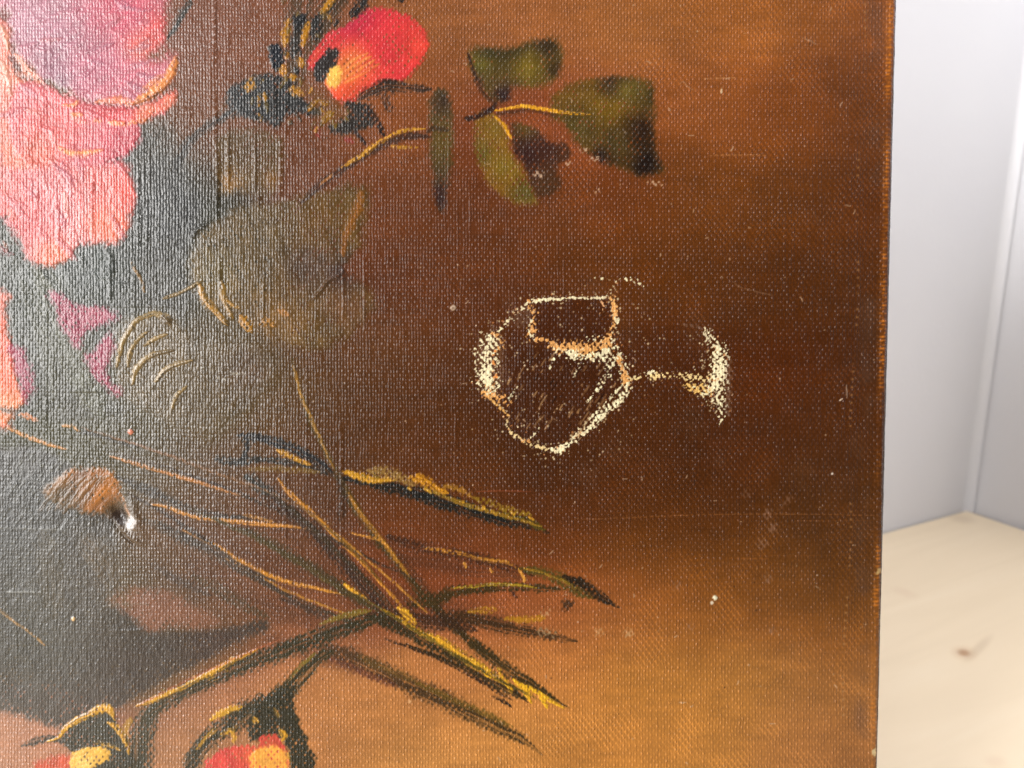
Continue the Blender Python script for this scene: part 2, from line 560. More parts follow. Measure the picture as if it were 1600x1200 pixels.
def stroke(pts, width, col, lab=None, soft=0.48, rough=1.5, op=1.0, dry=0.10, hgt=0.0, var=0.14, col2=None, bristle=0.3, wamp=None, taper=(0.3, 0.1), offs=0.0, rg=None, thr=0.42):
    """one drag of the brush; width number or per-point list (full widths)"""
    P = np.asarray(pts, float)
    wd = np.full(len(P), float(width)) if np.isscalar(width) else np.asarray(width, float)
    n = 6
    sp = smooth_pts(P, False, n)
    ws = np.interp(np.linspace(0, len(P) - 1, len(sp)), np.arange(len(P)), wd)
    m = wd.max() / 2 + rough * 2 + 6
    win = window(sp[:, 0].min() - m, sp[:, 0].max() + m, sp[:, 1].min() - m, sp[:, 1].max() + m)
    if win is None:
        return
    x, y = PX[win], PY[win]
    sd = nseed()
    x = x + rough * 2 * (fbm(x, y, 14, sd + 21, 2) - 0.5)
    y = y + rough * 2 * (fbm(x, y, 14, sd + 22, 2) - 0.5)
    seg = np.linalg.norm(np.diff(sp, axis=0), axis=1)
    cum = np.concatenate([[0], np.cumsum(seg)])
    best = np.full(x.shape, 1e12)
    T = np.zeros(x.shape)
    SDI = np.zeros(x.shape)
    for i in range(len(sp) - 1):
        ax, ay = sp[i]
        ex, ey = sp[i + 1] - sp[i]
        L2 = ex * ex + ey * ey + 1e-9
        t = np.clip(((x - ax) * ex + (y - ay) * ey) / L2, 0, 1)
        dx, dy = x - ax - t * ex, y - ay - t * ey
        dd = dx * dx + dy * dy
        k = dd < best
        best = np.where(k, dd, best)
        T = np.where(k, cum[i] + t * seg[i], T)
        SDI = np.where(k, (ex * dy - ey * dx) / math.sqrt(L2), SDI)
    L = cum[-1]
    if wd.max() < 8 and hgt > 0.4:
        dry = dry + 0.10
    wl = np.interp(T / L, np.linspace(0, 1, len(ws)), ws) / 2
    tt = T / L
    wl = wl * np.interp(tt, [0, taper[0] * 0.35 + 1e-4, 1 - taper[1] - 1e-4, 1], [0.55, 1, 1, 0.35])
    d = np.sqrt(best)
    q = d / (wl + 0.3) - (0.30 * WV[win] + 0.9 * (fbm(x, y, 4.5, sd + 11, 2) - 0.5)) * min(1.0, 0.35 + wd.max() / 14)
    al = 1 - sstep(1 - soft, 1 + soft, q)
    br = fbm(T, SDI, 40, sd, 3, sy=2.2)
    al = al * np.clip(1 - bristle * 2.2 * sstep(0.5, 0.75, br), 0, 1)
    al = al * op * gate(win, dry, sd + 3)
    c = np.ones(x.shape + (3,)) * np.asarray(col, float)
    if col2 is not None:
        kk = sstep(0.15, 0.85, tt)[..., None]
        c = c * (1 - kk) + np.asarray(col2, float) * kk
    c = c * (1 + var * 2 * (br - 0.5) + var * (fbm(x, y, 9, sd + 4, 2) - 0.5))[..., None]
    body = np.clip(1 - (d / (wl + 0.3)) ** 2, 0, 1) ** 0.5 * (0.6 + 0.8 * (br - 0.2))
    commit(win, al, c, lab, hgt, body * (al > 0.05), wamp, rough=rg, thr=thr)

def ridge(pts, width, amp, seed=3):
    """thick thread or crease in the linen"""
    sp = smooth_pts(pts, False, 5)
    m = width * 3
    win = window(sp[:, 0].min() - m, sp[:, 0].max() + m, sp[:, 1].min() - m, sp[:, 1].max() + m)
    if win is None:
        return
    x, y = PX[win], PY[win]
    best = np.full(x.shape, 1e12)
    T = np.zeros(x.shape)
    for i in range(len(sp) - 1):
        ax, ay = sp[i]
        ex, ey = sp[i + 1] - sp[i]
        t = np.clip(((x - ax) * ex + (y - ay) * ey) / (ex * ex + ey * ey + 1e-9), 0, 1)
        dd = (x - ax - t * ex) ** 2 + (y - ay - t * ey) ** 2
        k = dd < best
        best = np.where(k, dd, best)
        T = np.where(k, (i + t) / (len(sp) - 1), T)
    HGT[win] += amp * np.exp(-best / (2 * (width / 2) ** 2)) * np.sin(np.pi * np.clip(T, 0.02, 0.98)) ** 0.5 * (0.6 + 0.8 * vnoise(x / 9, y / 9, seed))

# palette
DK = (40, 40, 38)
DKB = (34, 35, 36)
OL = (92, 80, 34)
YE = (196, 140, 44)
YB = (236, 176, 44)
OC = (176, 116, 44)

# ---- vase bowl and shadow at lower left
vase = part('vase')
blob([(-330,720),(-100,690),(0,700),(80,705),(170,800),(190,905),(210,960),(250,985),(330,985),(405,968),(415,985),(370,1003),(310,1035),(250,1065),(198,1097),(180,1110),(150,1108),(95,1135),(55,1124),(20,1116),(0,1110),(-120,1090),(-330,1080)],
     (62,55,47), vase, soft=7, rough=4, op=0.93, var=0.10, wamp=0.38, streak=(60,60,8,0.5),
     cols=[(40,820,58,58,56,90),(60,980,60,58,50,90),(330,1010,64,48,42,50),(220,1060,60,50,44,60),(180,900,66,56,44,60)])
blob([(172,938),(200,920),(262,924),(302,945),(342,966),(322,980),(268,982),(236,987),(208,966)], (124,80,56), vase, soft=9, rough=3, var=0.08, wamp=0.7)
stroke([(135,850),(165,880),(185,920),(200,945)], 40, (98,76,44), vase, soft=0.7, op=0.6, bristle=0.8, var=0.2)
stroke([(70,840),(80,900),(85,960)], 34, (88,76,54), vase, soft=0.8, op=0.5, bristle=0.8)
dab = part('ochre_dab')
blob([(72,764),(105,740),(148,732),(174,738),(188,764),(187,790),(168,806),(128,800),(92,792)], (164,98,34), dab, soft=7, rough=6, var=0.2, streak=(-48,70,6,1.6), op=0.95, wamp=0.25, hgt=0.8,
     cols=[(95,780,96,74,44,26),(170,755,170,104,36,18),(175,798,84,58,26,12)])
for k in range(6):
    stroke([(60+14*k,800-2*k),(85+14*k,768-3*k),(108+13*k,744)], 5, (118,84,42), None, op=0.5, bristle=0.9, hgt=0.5)

# ---- dark leaf mass behind the rose
mass = part('dark_foliage')
blob([(205,185),(240,192),(264,216),(278,250),(300,280),(318,318),(312,350),(300,384),(294,425),(300,465),(285,505),(262,495),(222,492),(196,512),(184,560),(176,600),(190,650),(120,660),(40,655),(-80,660),(-200,600),(-200,360),(0,330),(90,380)],
     (66,63,56), mass, soft=22, rough=14, op=0.9, var=0.16, streak=(80,50,8,0.5),
     cols=[(60,450,62,66,58,60),(30,620,62,62,54,50),(130,600,72,70,58,50),(270,330,52,52,52,50),(150,420,56,62,58,40)])
lf = part('leaf')
stroke([(60,420),(85,470),(105,530),(130,590),(160,650)], [34,48,52,44,26], (98,98,80), lf, soft=0.5, op=0.8, bristle=0.5, hgt=0.8, var=0.2)
stroke([(35,440),(60,500),(75,560),(85,620)], [16,26,24,14], (92,92,78), lf, soft=0.5, op=0.7, bristle=0.6, hgt=0.5)
stroke([(185,600),(155,560),(120,520)], 12, (74,72,58), lf, soft=0.6, op=0.6)
stroke([(205,410),(218,432),(226,456)], 4, (150,112,60), mass, hgt=1.2, dry=0.2)
for (x0,y0,y1) in ((168,384,470),(172,395,430)):
    ridge([(x0,y0),(x0+3,(y0+y1)/2),(x0+4,y1)], 4, 1.6)

# ---- roses
rose = part('rose')
def petal(parent=rose):
    return part('petal', parent)
PK = dict(var=0.10, hgt=0.9, wamp=0.8, dry=0)
p = petal()   # lowest petal
blob([(0,250),(-90,240),(-150,280),(-120,340),(0,337),(10,347),(24,368),(36,392),(48,407),(68,414),(92,414),(110,402),(120,380),(150,381),(172,384),(192,374),(203,345),(209,310),(206,280),(190,256),(120,246)],
     (212,112,116), p, soft=8, rough=7, cols=[(170,350,228,104,66,26),(80,400,230,116,78,24),(40,330,212,92,94,40),(130,270,206,96,92,30),(190,300,222,84,70,26),(-60,300,214,110,100,60)], streak=(70,40,8,0.9), **PK)
p = petal()   # left salmon petals
blob([(-200,20),(0,30),(14,76),(24,120),(66,130),(72,180),(50,240),(60,262),(0,262),(-200,240)], (222,130,118), p, soft=5, rough=4,
     cols=[(10,120,236,140,114,40),(30,220,230,122,92,30),(60,180,214,98,92,30)], streak=(75,40,7,0.9), **PK)
p = petal()   # middle petal
blob([(40,128),(110,150),(160,166),(210,172),(256,176),(222,190),(222,206),(212,232),(182,250),(120,262),(60,262),(20,230),(20,160)], (210,104,112), p, soft=6, rough=5,
     cols=[(80,200,214,92,92,40),(190,225,186,62,76,24),(60,240,222,104,84,24)], streak=(20,40,7,0.8), **PK)
stroke([(92,230),(112,240),(138,239),(162,234)], [4,10,9,4], (240,150,82), p, hgt=1.0, dry=0.15)
p = petal()   # lip under the top petal
blob([(150,160),(206,168),(250,150),(271,142),(273,155),(260,171),(226,187),(184,194),(140,186),(112,172)], (206,76,84), p, soft=6, rough=5,
     cols=[(265,158,234,120,90,14),(230,180,230,120,84,16),(180,178,206,72,76,18)], streak=(-18,40,6,0.9), **PK)
for q in ([(112,178),(122,180),(130,180)],[(146,186),(152,188),(158,189)],[(100,165),(115,166),(122,158)],[(172,192),(200,193),(228,186)]):
    stroke(q, 6, (238,146,88), p, hgt=0.9, dry=0.2)
p = petal()   # large mauve petal
blob([(-200,-140),(120,-150),(262,-60),(262,0),(259,44),(250,74),(232,92),(274,88),(264,122),(240,144),(205,164),(150,158),(112,146),(72,128),(48,104),(26,78),(14,36),(-10,10),(-200,0)],
     (200,112,126), p, soft=9, rough=7,
     cols=[(90,60,172,116,132,52),(40,30,184,126,142,40),(235,50,214,84,74,26),(215,75,226,104,74,16),(95,120,146,100,116,22),(190,20,200,84,104,36),(190,130,200,98,114,30),(150,100,184,98,118,30)],
     streak=(-40,40,7,0.9), **PK)
stroke([(275,90),(268,112),(252,134),(232,148),(208,163)], [9,13,15,13,7], (240,152,84), p, hgt=2.2, wamp=0.2, bristle=0.35, rough=1.0)
stroke([(208,160),(185,156),(160,158),(148,160)], [12,12,8,4], (234,132,88), p, hgt=1.2, wamp=0.4, dry=0.1)
stroke([(222,140),(240,128),(250,118)], 8, (236,146,84), p, op=0.7, hgt=0.8)
stroke([(2,40),(10,60),(13,78)], [6,8,4], (238,158,124), petal(), hgt=1.8, wamp=0.3)
stroke([(2,96),(12,120),(18,150)], [6,8,4], (238,166,140), petal(), hgt=1.8, wamp=0.3)
stroke([(24,86),(48,112),(68,130)], [8,14,8], (232,138,108), petal(), hgt=0.9, wamp=0.4)
# short dragged dabs over the petals
for _ in range(70):
    x, y = rng.rand() * 235 - 8, rng.rand() * 385
    if (y > 165 and x > 205) or (y > 255 and x > 195) or (y > 335 and x > 110) or (y > 395):
        continue
    a_ = math.radians(-35 + 70 * rng.rand() + (55 if y > 200 else 0))
    l_ = 18 + 34 * rng.rand()
    c = [(226,140,140),(206,108,118),(232,150,128),(190,100,116),(216,128,136)][rng.randint(5)]
    if y < 140 and x > 20:
        c = [(196,118,134),(182,112,132),(206,124,130),(168,104,122),(190,128,146)][rng.randint(5)]
    stroke([(x, y), (x + l_ * 0.5 * math.cos(a_), y + l_ * 0.5 * math.sin(a_) + 2), (x + l_ * math.cos(a_), y + l_ * math.sin(a_))], [4, 8 + 6 * rng.rand(), 4], c, None, soft=0.7, op=0.55, bristle=0.7, hgt=0.9, rough=2)
# second rose at the left border
rose2 = part('rose')
p = part('petal', rose2)
blob([(-150,440),(0,452),(9,482),(13,538),(24,576),(30,600),(38,620),(30,640),(16,658),(0,672),(-150,690)], (226,98,66), p, soft=8, rough=7,
     cols=[(14,635,228,138,86,24),(4,480,226,116,92,22),(6,580,226,106,70,22)], streak=(80,40,7,0.8), **PK)
for poly in ([(78,460),(94,457),(110,474),(150,478),(178,490),(180,500),(152,508),(134,520),(124,540),(114,538),(98,512),(88,490)],
             [(160,526),(174,522),(180,545),(166,572),(172,596),(186,606),(188,618),(176,616),(156,598),(140,577),(136,556),(150,546)],
             [(14,540),(38,553),(50,580),(53,606),(42,632),(36,618),(28,588)]):
    p = part('petal', rose2)
    blob(poly, (168,62,90), p, soft=6, rough=6, op=0.85, var=0.12, hgt=0.5, wamp=0.7, cols=[(140,490,180,66,92,16)])

# ---- leaf patches in the middle
lf = part('leaf')
blob([(336,222),(372,206),(436,212),(440,262),(436,294),(412,306),(370,300),(345,296)], (92,72,40), lf, soft=9, rough=6, op=0.8, dry=0.15, streak=(88,50,6,1.0), cols=[(360,285,150,104,40,14),(425,282,130,92,40,10),(390,230,84,66,42,20)])
lf = part('leaf')
blob([(340,345),(372,326),(422,320),(480,308),(532,292),(576,296),(573,332),(564,372),(550,402),(540,425),(585,462),(568,502),(522,538),(474,544),(424,530),(398,514),(372,506),(346,490),(322,470),(300,442),(297,402),(312,370)],
     (94,72,38), lf, soft=10, rough=8, op=0.92, var=0.16, hgt=0.8, wamp=0.85, streak=(70,60,9,0.9),
     cols=[(480,410,78,58,48,34),(330,420,104,86,48,36),(420,360,92,72,40,40),(500,350,98,70,32,30),(440,500,116,84,40,36),(540,430,66,48,46,18),(545,480,100,68,40,28)])
stroke([(566,300),(556,330),(542,365),(536,400)], [12,16,14,8], (146,88,30), lf, soft=0.6, op=0.85, dry=0.1, hgt=0.5)
stroke([(312,442),(320,468),(338,490),(356,508)], [6,13,13,6], (176,130,54), lf, hgt=2.6, wamp=0.3, bristle=0.5)
stroke([(346,440),(350,466),(358,486),(364,498)], [6,9,8,4], (164,126,62), lf, hgt=2.4, wamp=0.3, bristle=0.5)
stroke([(352,468),(364,476),(374,482)], 4, (176,130,54), lf, hgt=1.2)
stroke([(376,494),(384,506),(394,520)], [8,14,7], (190,134,50), lf, hgt=2.0, dry=0.25, wamp=0.4)
stroke([(408,508),(420,504),(430,510)], [8,12,6], (184,126,48), lf, hgt=1.4, dry=0.35)
stroke([(436,486),(450,492)], 8, (160,106,44), lf, dry=0.4)
stroke([(256,466),(275,460),(292,452),(314,440)], 5, (150,126,86), lf, hgt=2.4, rough=0.6)
ridge([(488,467),(500,456),(512,440),(534,428)], 4, 3.0)
ridge([(300,376),(306,362),(326,348)], 5, 2.0)
# leaf with curled light strokes
lf = part('leaf')
blob([(184,512),(224,492),(262,494),(292,520),(340,536),(402,536),(436,562),(410,620),(372,662),(330,694),(282,668),(232,644),(200,622),(180,574)],
     (96,80,54), lf, soft=12, rough=8, op=0.85, var=0.15, hgt=0.6, streak=(120,50,9,0.9),
     cols=[(330,620,86,70,44,50),(230,530,104,86,58,30),(390,580,86,64,44,30)])
for pts, wd in (([(266,506),(258,494),(238,491),(214,501),(196,525),(187,552),(183,574)],[8,9,7,7,8,8,4]),
                ([(208,600),(212,580),(226,562),(246,552),(272,548)],[5,8,8,6,3]),
                ([(244,596),(256,580),(276,568),(302,562)],[5,8,7,3]),
                ([(200,572),(204,550),(216,530),(232,518)],[4,7,6,3]),
                ([(268,640),(276,618),(292,604)],[3,6,3]),
                ([(226,540),(244,528),(262,522)],[4,6,3])):
    stroke(pts, wd, (158,130,78), lf, hgt=2.4, wamp=0.4, bristle=0.4, rough=1.0)
blob([(252,492),(266,496),(266,506),(256,508)], (92,74,46), lf, soft=2, rough=1, hgt=2.5)
for q in ([(312,574),(326,576),(344,580)],[(358,582),(366,584),(384,584)],[(340,590),(352,594)]):
    stroke(q, 3, (190,188,180), None, dry=0.75, op=0.8)

# ---- stems at the top left
st = part('stem')
stroke([(299,-40),(296,0),(284,22),(272,44),(262,60)], [10,11,11,10,5], (52,48,42), st, soft=0.5)
st = part('stem')
stroke([(272,275),(280,248),(296,222),(322,200),(350,182),(384,160),(410,140)], [12,14,13,13,15,24,26], (50,46,42), st, soft=0.5, rough=2)
blob([(345,175),(356,150),(380,134),(400,120)], (88,70,44), st, soft=6, rough=3, op=0.5)

# ---- rosebud at the top
bud = part('rosebud')
fl = part('bloom', bud)
cal = part('calyx', bud)
stroke([(478,-30),(470,20),(462,80),(460,130)], 40, (74,60,42), cal, soft=0.7, op=0.75, bristle=0.5)
stroke([(540,-20),(520,10),(500,46),(490,84)], [36,30,26,20], (66,54,38), cal, soft=0.5, op=0.85)
blob([(482,100),(490,80),(504,64),(516,50),(540,40),(556,26),(576,15),(602,12),(628,20),(652,36),(666,54),(668,76),(656,96),(646,112),(630,124),(600,130),(576,138),(562,150),(545,160),(526,154),(512,140),(500,120)],
     (214,56,60), fl, soft=4, rough=4, var=0.10, hgt=0.7, wamp=0.6, streak=(-32,50,6,0.7),
     cols=[(560,40,186,44,70,26),(560,100,230,96,60,26),(528,122,252,176,70,15),(540,140,226,84,52,14),(650,70,222,72,56,24),(600,70,222,60,64,26),(545,100,236,120,66,16)])
blob([(512,112),(520,99),(532,106),(530,130),(518,138),(511,128)], (255,206,96), fl, soft=4, rough=2, hgt=1.0, op=0.9, wamp=0.3)
for k in range(4):
    stroke([(528+4*k,112+6*k),(550+6*k,96+6*k),(574+6*k,84+5*k)], 4, (248,150,74), fl, op=0.7, bristle=0.6, hgt=0.5)
stroke([(486,100),(492,88),(502,74)], 6, (206,74,56), fl)
blob([(506,84),(518,76),(528,82),(524,98),(514,112),(505,128),(494,126),(490,106)], (48,42,40), cal, soft=3, rough=3, dry=0.0)
blob([(420,74),(432,68),(441,80),(442,96),(437,110),(428,106),(422,92)], (26,30,38), cal, soft=2, rough=2, hgt=0.8)
blob([(459,26),(468,21),(479,25),(478,38),(470,50),(460,44)], (34,34,36), cal, soft=2.5, rough=2, hgt=0.8)
stroke([(470,44),(462,62),(458,90)], [14,14,10], (46,42,38), cal, dry=0.1)
stroke([(498,26),(494,46),(492,62)], [18,18,12], (40,38,36), cal, hgt=0.6)
stroke([(524,-14),(514,8),(502,30)], [16,18,14], (52,46,38), cal)
stroke([(572,-12),(562,8),(548,26)], [18,18,12], (40,36,34), cal)
stroke([(622,-10),(628,2)], 12, (44,36,34), cal)
stroke([(600,-14),(612,6),(640,10)], 4, (110,66,40), cal, op=0.5)
blob([(352,150),(368,132),(400,120),(440,120),(462,134),(470,150),(486,160),(500,172),(492,182),(470,178),(448,182),(434,198),(412,192),(392,184),(372,180)], (42,42,42), cal, soft=5, rough=6, var=0.2, hgt=0.5)
blob([(516,200),(522,192),(548,178),(540,162),(556,160),(580,166),(584,180),(580,198),(556,206),(530,208)], (48,42,38), cal, soft=4, rough=5, dry=0.1)
stroke([(574,172),(588,186),(600,212)], [10,8,6], (44,36,34), cal, dry=0.25)
stroke([(556,206),(566,218),(572,228)], [8,6,4], (52,40,38), cal, dry=0.3)
stroke([(560,154),(584,142),(606,134),(640,138),(674,140)], [12,18,18,12,10], (58,44,36), cal, soft=0.5, rough=2)
stroke([(600,150),(606,166),(604,176)], [14,10,8], (70,48,36), cal, dry=0.4)
stroke([(684,138),(690,150),(692,166)], [6,8,8], (56,44,36), cal, op=0.7)
for pts, wd in (([(452,30),(447,48),(443,68)],[8,11,11]),([(443,104),(444,116)],14),([(482,36),(476,52),(472,74)],[8,9,6]),([(470,92),(472,104)],9),
                ([(524,-6),(512,8),(502,20)],[9,9,7]),([(454,138),(464,144),(474,148)],[10,14,8]),([(482,172),(490,162),(498,156)],[6,8,4]),
                ([(506,192),(512,182),(522,176)],[6,12,6]),([(500,158),(512,164)],8),([(446,82),(448,92)],7),([(456,118),(460,126)],8)):
    stroke(pts, wd, (190,130,34), cal, hgt=1.0, dry=0.2, rough=1.6)
for q in ([(493,200),(500,214)],[(540,216),(552,222)]):
    stroke(q, 8, (150,52,52), cal, dry=0.5, op=0.7)
blob([(470,130),(520,160),(540,180),(520,200),(490,180)], (104,78,40), cal, soft=8, rough=5, op=0.45, dry=0.3)
blob([(382,128),(394,122),(398,134),(386,146)], (176,124,44), cal, soft=3, rough=2, dry=0.4)

for _ in range(70):
    x, y = 395 + rng.rand() * 150, rng.rand() * 205
    if (x > 500 and 30 < y < 160) or (x < 440 and y < 60) or (x < 415 and y < 115):
        continue
    a_ = math.radians(60 + 60 * rng.rand())
    l_ = 6 + 12 * rng.rand()
    c = [(182,128,40),(96,80,40),(40,38,36),(128,100,40),(56,50,40)][rng.randint(5)]
    stroke([(x, y), (x + l_ * 0.5 * math.cos(a_) + 1, y + l_ * 0.5 * math.sin(a_)), (x + l_ * math.cos(a_), y + l_ * math.sin(a_))], [2, 4 + 4 * rng.rand(), 2], c, None, dry=0.25, hgt=0.8, op=0.9)
# ---- stem and narrow leaf
st = part('stem')
stroke([(470,318),(500,290),(540,262),(566,246),(602,224),(640,212),(672,214)], [6,10,11,10,10,12,8], (64,44,36), st, soft=0.6, op=0.85)
stroke([(500,288),(520,272)], 3, (170,110,50), st, op=0.8)
stroke([(534,262),(560,246),(584,228),(608,214),(630,204),(664,201)], [4,6,7,5,5,3], (206,148,46), st, hgt=1.2, dry=0.2, rough=0.8)
stroke([(612,228),(624,230),(652,230)], [5,5,3], (190,134,46), st, hgt=0.8, dry=0.25)
lf = part('leaf')
blob([(674,150),(692,140),(704,168),(708,232),(702,276),(692,326),(682,318),(676,270),(672,200)], (78,66,34), lf, soft=6, rough=4, op=0.85, streak=(90,50,6,0.9), dry=0.05,
     cols=[(690,162,58,46,36,14),(686,310,52,34,32,24),(696,220,88,74,34,22)])
stroke([(668,206),(678,200),(700,204)], 8, (62,46,34), lf, op=0.7)

# ---- leaf cluster at the upper middle
lf = part('leaf')
blob([(732,80),(752,75),(790,76),(820,68),(842,60),(868,62),(877,84),(875,116),(862,130),(834,136),(802,138),(794,156),(774,158),(756,142),(742,116)],
     (98,76,30), lf, soft=8, rough=4, var=0.14, dry=0.04, streak=(85,50,7,0.6),
     cols=[(850,72,58,44,28,18),(765,80,66,58,30,18),(800,78,60,50,28,20),(868,108,60,44,24,12),(790,148,52,34,32,16),(825,105,112,92,32,18),(745,105,104,92,36,14),(745,130,70,52,34,10)])
stroke([(732,84),(738,104),(746,130),(758,150),(774,164)], [4,6,6,6,6], (54,36,28), lf, soft=0.6, dry=0.1)
lf = part('leaf')
blob([(862,152),(878,140),(902,128),(952,120),(1000,124),(1018,134),(1022,166),(1021,204),(1026,242),(1038,266),(1002,274),(972,262),(944,254),(926,244),(902,222),(882,196),(864,184)],
     (104,74,28), lf, soft=7, rough=4, var=0.14, dry=0.03, streak=(5,50,6,0.6),
     cols=[(990,205,44,26,16,28),(1010,255,34,22,16,22),(950,165,120,90,26,26),(960,124,62,44,26,20),(1015,150,64,50,22,14),(900,200,84,68,30,22),(960,225,78,62,28,18),(940,250,46,30,20,14),(985,140,100,84,34,16)])
lf = part('leaf')
blob([(800,196),(832,198),(858,222),(886,226),(892,246),(868,262),(876,290),(862,304),(836,302),(818,262),(804,232)], (72,44,26), lf, soft=5, rough=4, op=0.9, dry=0.05,
     cols=[(825,205,92,76,32,16),(850,230,62,36,28,20),(820,240,48,28,26,18),(855,290,70,46,26,14)])
lf = part('leaf')
blob([(744,184),(764,174),(784,190),(796,214),(801,242),(815,262),(834,298),(838,316),(814,319),(788,308),(764,288),(750,260),(740,226)],
     (128,88,28), lf, soft=6, rough=3, var=0.12, streak=(65,60,7,0.6),
     cols=[(752,240,104,88,34,14),(820,300,96,82,34,16),(775,200,122,94,36,14),(790,260,124,98,30,16)])
st = part('stem')
stroke([(728,186),(750,180),(768,170),(776,160)], [8,8,9,5], (58,36,28), st, soft=0.6, dry=0.05)
stroke([(776,178),(800,176),(830,172),(870,180)], 7, (72,44,28), st, soft=0.6, op=0.7)
stroke([(774,173),(796,169),(820,166),(846,170),(884,176),(922,179)], [4,4,5,5,4,2], (232,164,38), st, hgt=1.0, rough=0.6, dry=0.12)
stroke([(812,165),(824,168)], 5, (240,176,44), st, hgt=0.8)
stroke([(774,182),(786,194),(794,208),(799,218)], [3,5,6,3], (232,164,38), st, hgt=1.0, rough=0.6)
for q in ([(905,236),(918,232)],[(838,268),(852,270)],[(922,250),(934,246)],[(834,272),(846,276)],[(928,300),(940,298)],[(1016,284),(1036,288)],[(884,258),(890,252)]):
    stroke(q, 6, (214,180,150), None, dry=0.8, op=0.9)

# ---- grasses
def blade(): return part('grass_blade')
# thin dark glaze brushed under the grasses
for pts, wd in (([(250,800),(330,850),(420,880),(520,920)],30),([(300,880),(380,930),(470,960),(560,985)],34),([(400,780),(470,850),(540,920),(600,960)],40),
                ([(560,840),(640,870),(740,890),(820,905)],26),([(480,740),(520,800),(560,860)],30),([(620,930),(700,950),(800,975)],24),([(420,1000),(480,1020),(560,1045)],24)):
    stroke(pts, wd, (74,46,32), None, soft=0.9, op=0.42, bristle=0.3, rough=4)
b = blade()
stroke([(0,636),(20,644),(60,652)], 10, (54,56,52), b, op=0.7)
stroke([(8,668),(24,674),(48,684),(74,694),(104,702)], [3,5,6,5,3], (196,136,72), b, hgt=0.9, dry=0.12, rough=0.8)
stroke([(30,648),(44,650),(58,658)], [6,8,6], (196,128,84), b, hgt=0.6, dry=0.2)
stroke([(98,664),(110,666),(124,673)], [5,6,4], (190,134,66), b, hgt=0.6, dry=0.2)
stroke([(124,674),(160,682),(190,692),(220,698)], 7, (58,54,50), b, op=0.7)
stroke([(172,713),(200,721),(240,733),(290,748),(340,762),(396,778)], [3,5,5,5,5,3], (182,120,60), b, hgt=0.8, dry=0.15, rough=0.8)
stroke([(170,706),(215,718),(260,728)], 5, (84,66,54), b, op=0.5)
b = blade()
stroke([(180,745),(230,766),(290,796),(340,806),(420,812)], [8,16,14,10,6], (58,54,52), b, soft=0.6, op=0.8)
stroke([(236,788),(264,793),(290,803),(330,811),(400,818),(450,822),(492,828)], [3,5,6,6,6,4,2], (196,132,54), b, hgt=0.9, dry=0.1, rough=0.8)
stroke([(380,805),(400,808),(426,815)], 4, (190,130,56), b, dry=0.35, op=0.8)
b = blade()
stroke([(226,812),(280,836),(330,862),(380,892),(430,908)], [10,18,14,12,6], (60,54,48), b, soft=0.6, op=0.8, dry=0.05)
stroke([(286,828),(328,847),(366,871),(402,890),(450,910),(500,920),(540,930)], [4,6,7,6,6,4,3], (204,138,48), b, hgt=1.1, dry=0.08, rough=0.8)
b = blade()
stroke([(374,826),(412,842),(450,866),(500,896),(540,922),(580,950)], [10,14,15,16,16,12], (66,56,36), b, soft=0.6, op=0.85)
stroke([(538,914),(552,922),(576,936)], [6,7,4], (238,174,44), b, hgt=1.2)
stroke([(500,903),(520,912)], 4, (120,96,36), b, op=0.7)
b = blade()
stroke([(388,744),(420,770),(456,800),(494,832),(526,866),(556,902),(590,944),(620,974)], [14,22,24,22,22,20,20,14], (54,40,33), b, soft=0.55, op=0.85)
stroke([(434,747),(450,768),(478,793),(506,818),(534,850),(562,876),(590,906),(614,932),(630,952)], [4,7,7,6,4,3,3,4,5], (204,138,48), b, hgt=1.1, dry=0.08, rough=0.8)
b = blade()
stroke([(373,681),(408,685),(450,698),(488,716),(520,738)], [10,14,13,13,10], (40,40,42), b, soft=0.4, dry=0.05)
stroke([(384,682),(386,700),(378,722)], [10,8,10], (46,46,46), b, dry=0.15)
stroke([(340,718),(372,722),(410,718),(450,722),(500,734),(524,744)], [14,12,8,8,9,10], (46,45,43), b, soft=0.5, dry=0.1)
stroke([(386,746),(400,756),(420,770)], [18,18,12], (50,50,46), b, dry=0.3)
stroke([(386,734),(420,732),(460,734),(500,738)], [6,10,8,4], (118,90,40), b, dry=0.3, op=0.9)
stroke([(434,704),(442,708),(452,712),(474,722),(486,726)], [7,9,6,6,4], (186,134,40), b, hgt=0.8, dry=0.3)
b = blade()
stroke([(536,748),(570,752),(610,762),(652,772),(700,786),(740,798),(790,812),(830,820),(858,832)], [12,14,16,20,22,20,18,16,8], (30,30,28), b, soft=0.35, rough=2.2, hgt=0.6)
stroke([(540,738),(560,744),(590,750),(620,750)], [10,12,8,6], (206,148,36), b, hgt=1.2, dry=0.2, rough=2)
stroke([(576,734),(600,738),(622,744),(650,758)], [8,18,14,10], (150,116,58), b, hgt=1.0, dry=0.2, rough=2, op=0.9)
stroke([(642,746),(660,750),(684,764),(700,770)], [10,14,10,6], (206,142,34), b, hgt=1.2, dry=0.15, rough=2)
stroke([(694,758),(716,764),(736,776)], [8,10,8], (160,110,36), b, dry=0.3, rough=2)
stroke([(740,778),(766,786),(800,798),(830,806)], [8,10,10,6], (140,106,30), b, dry=0.4, rough=2)
stroke([(780,804),(820,812),(850,828)], 8, (88,74,24), b, dry=0.5)
b = blade()
stroke([(456,560),(462,590),(474,628),(492,672),(512,712),(530,745),(546,778),(570,818),(602,858),(640,906),(690,960),(742,1008),(796,1048),(846,1080),(888,1106)],
       [5,6,8,8,9,12,12,11,12,13,15,17,17,15,5], (84,66,36), b, col2=(52,42,20), soft=0.45, op=0.95)
stroke([(458,566),(464,596),(476,632),(490,664),(506,700),(522,732)], [3,4,4,4,3,3], (166,122,54), b, hgt=0.7, dry=0.1)
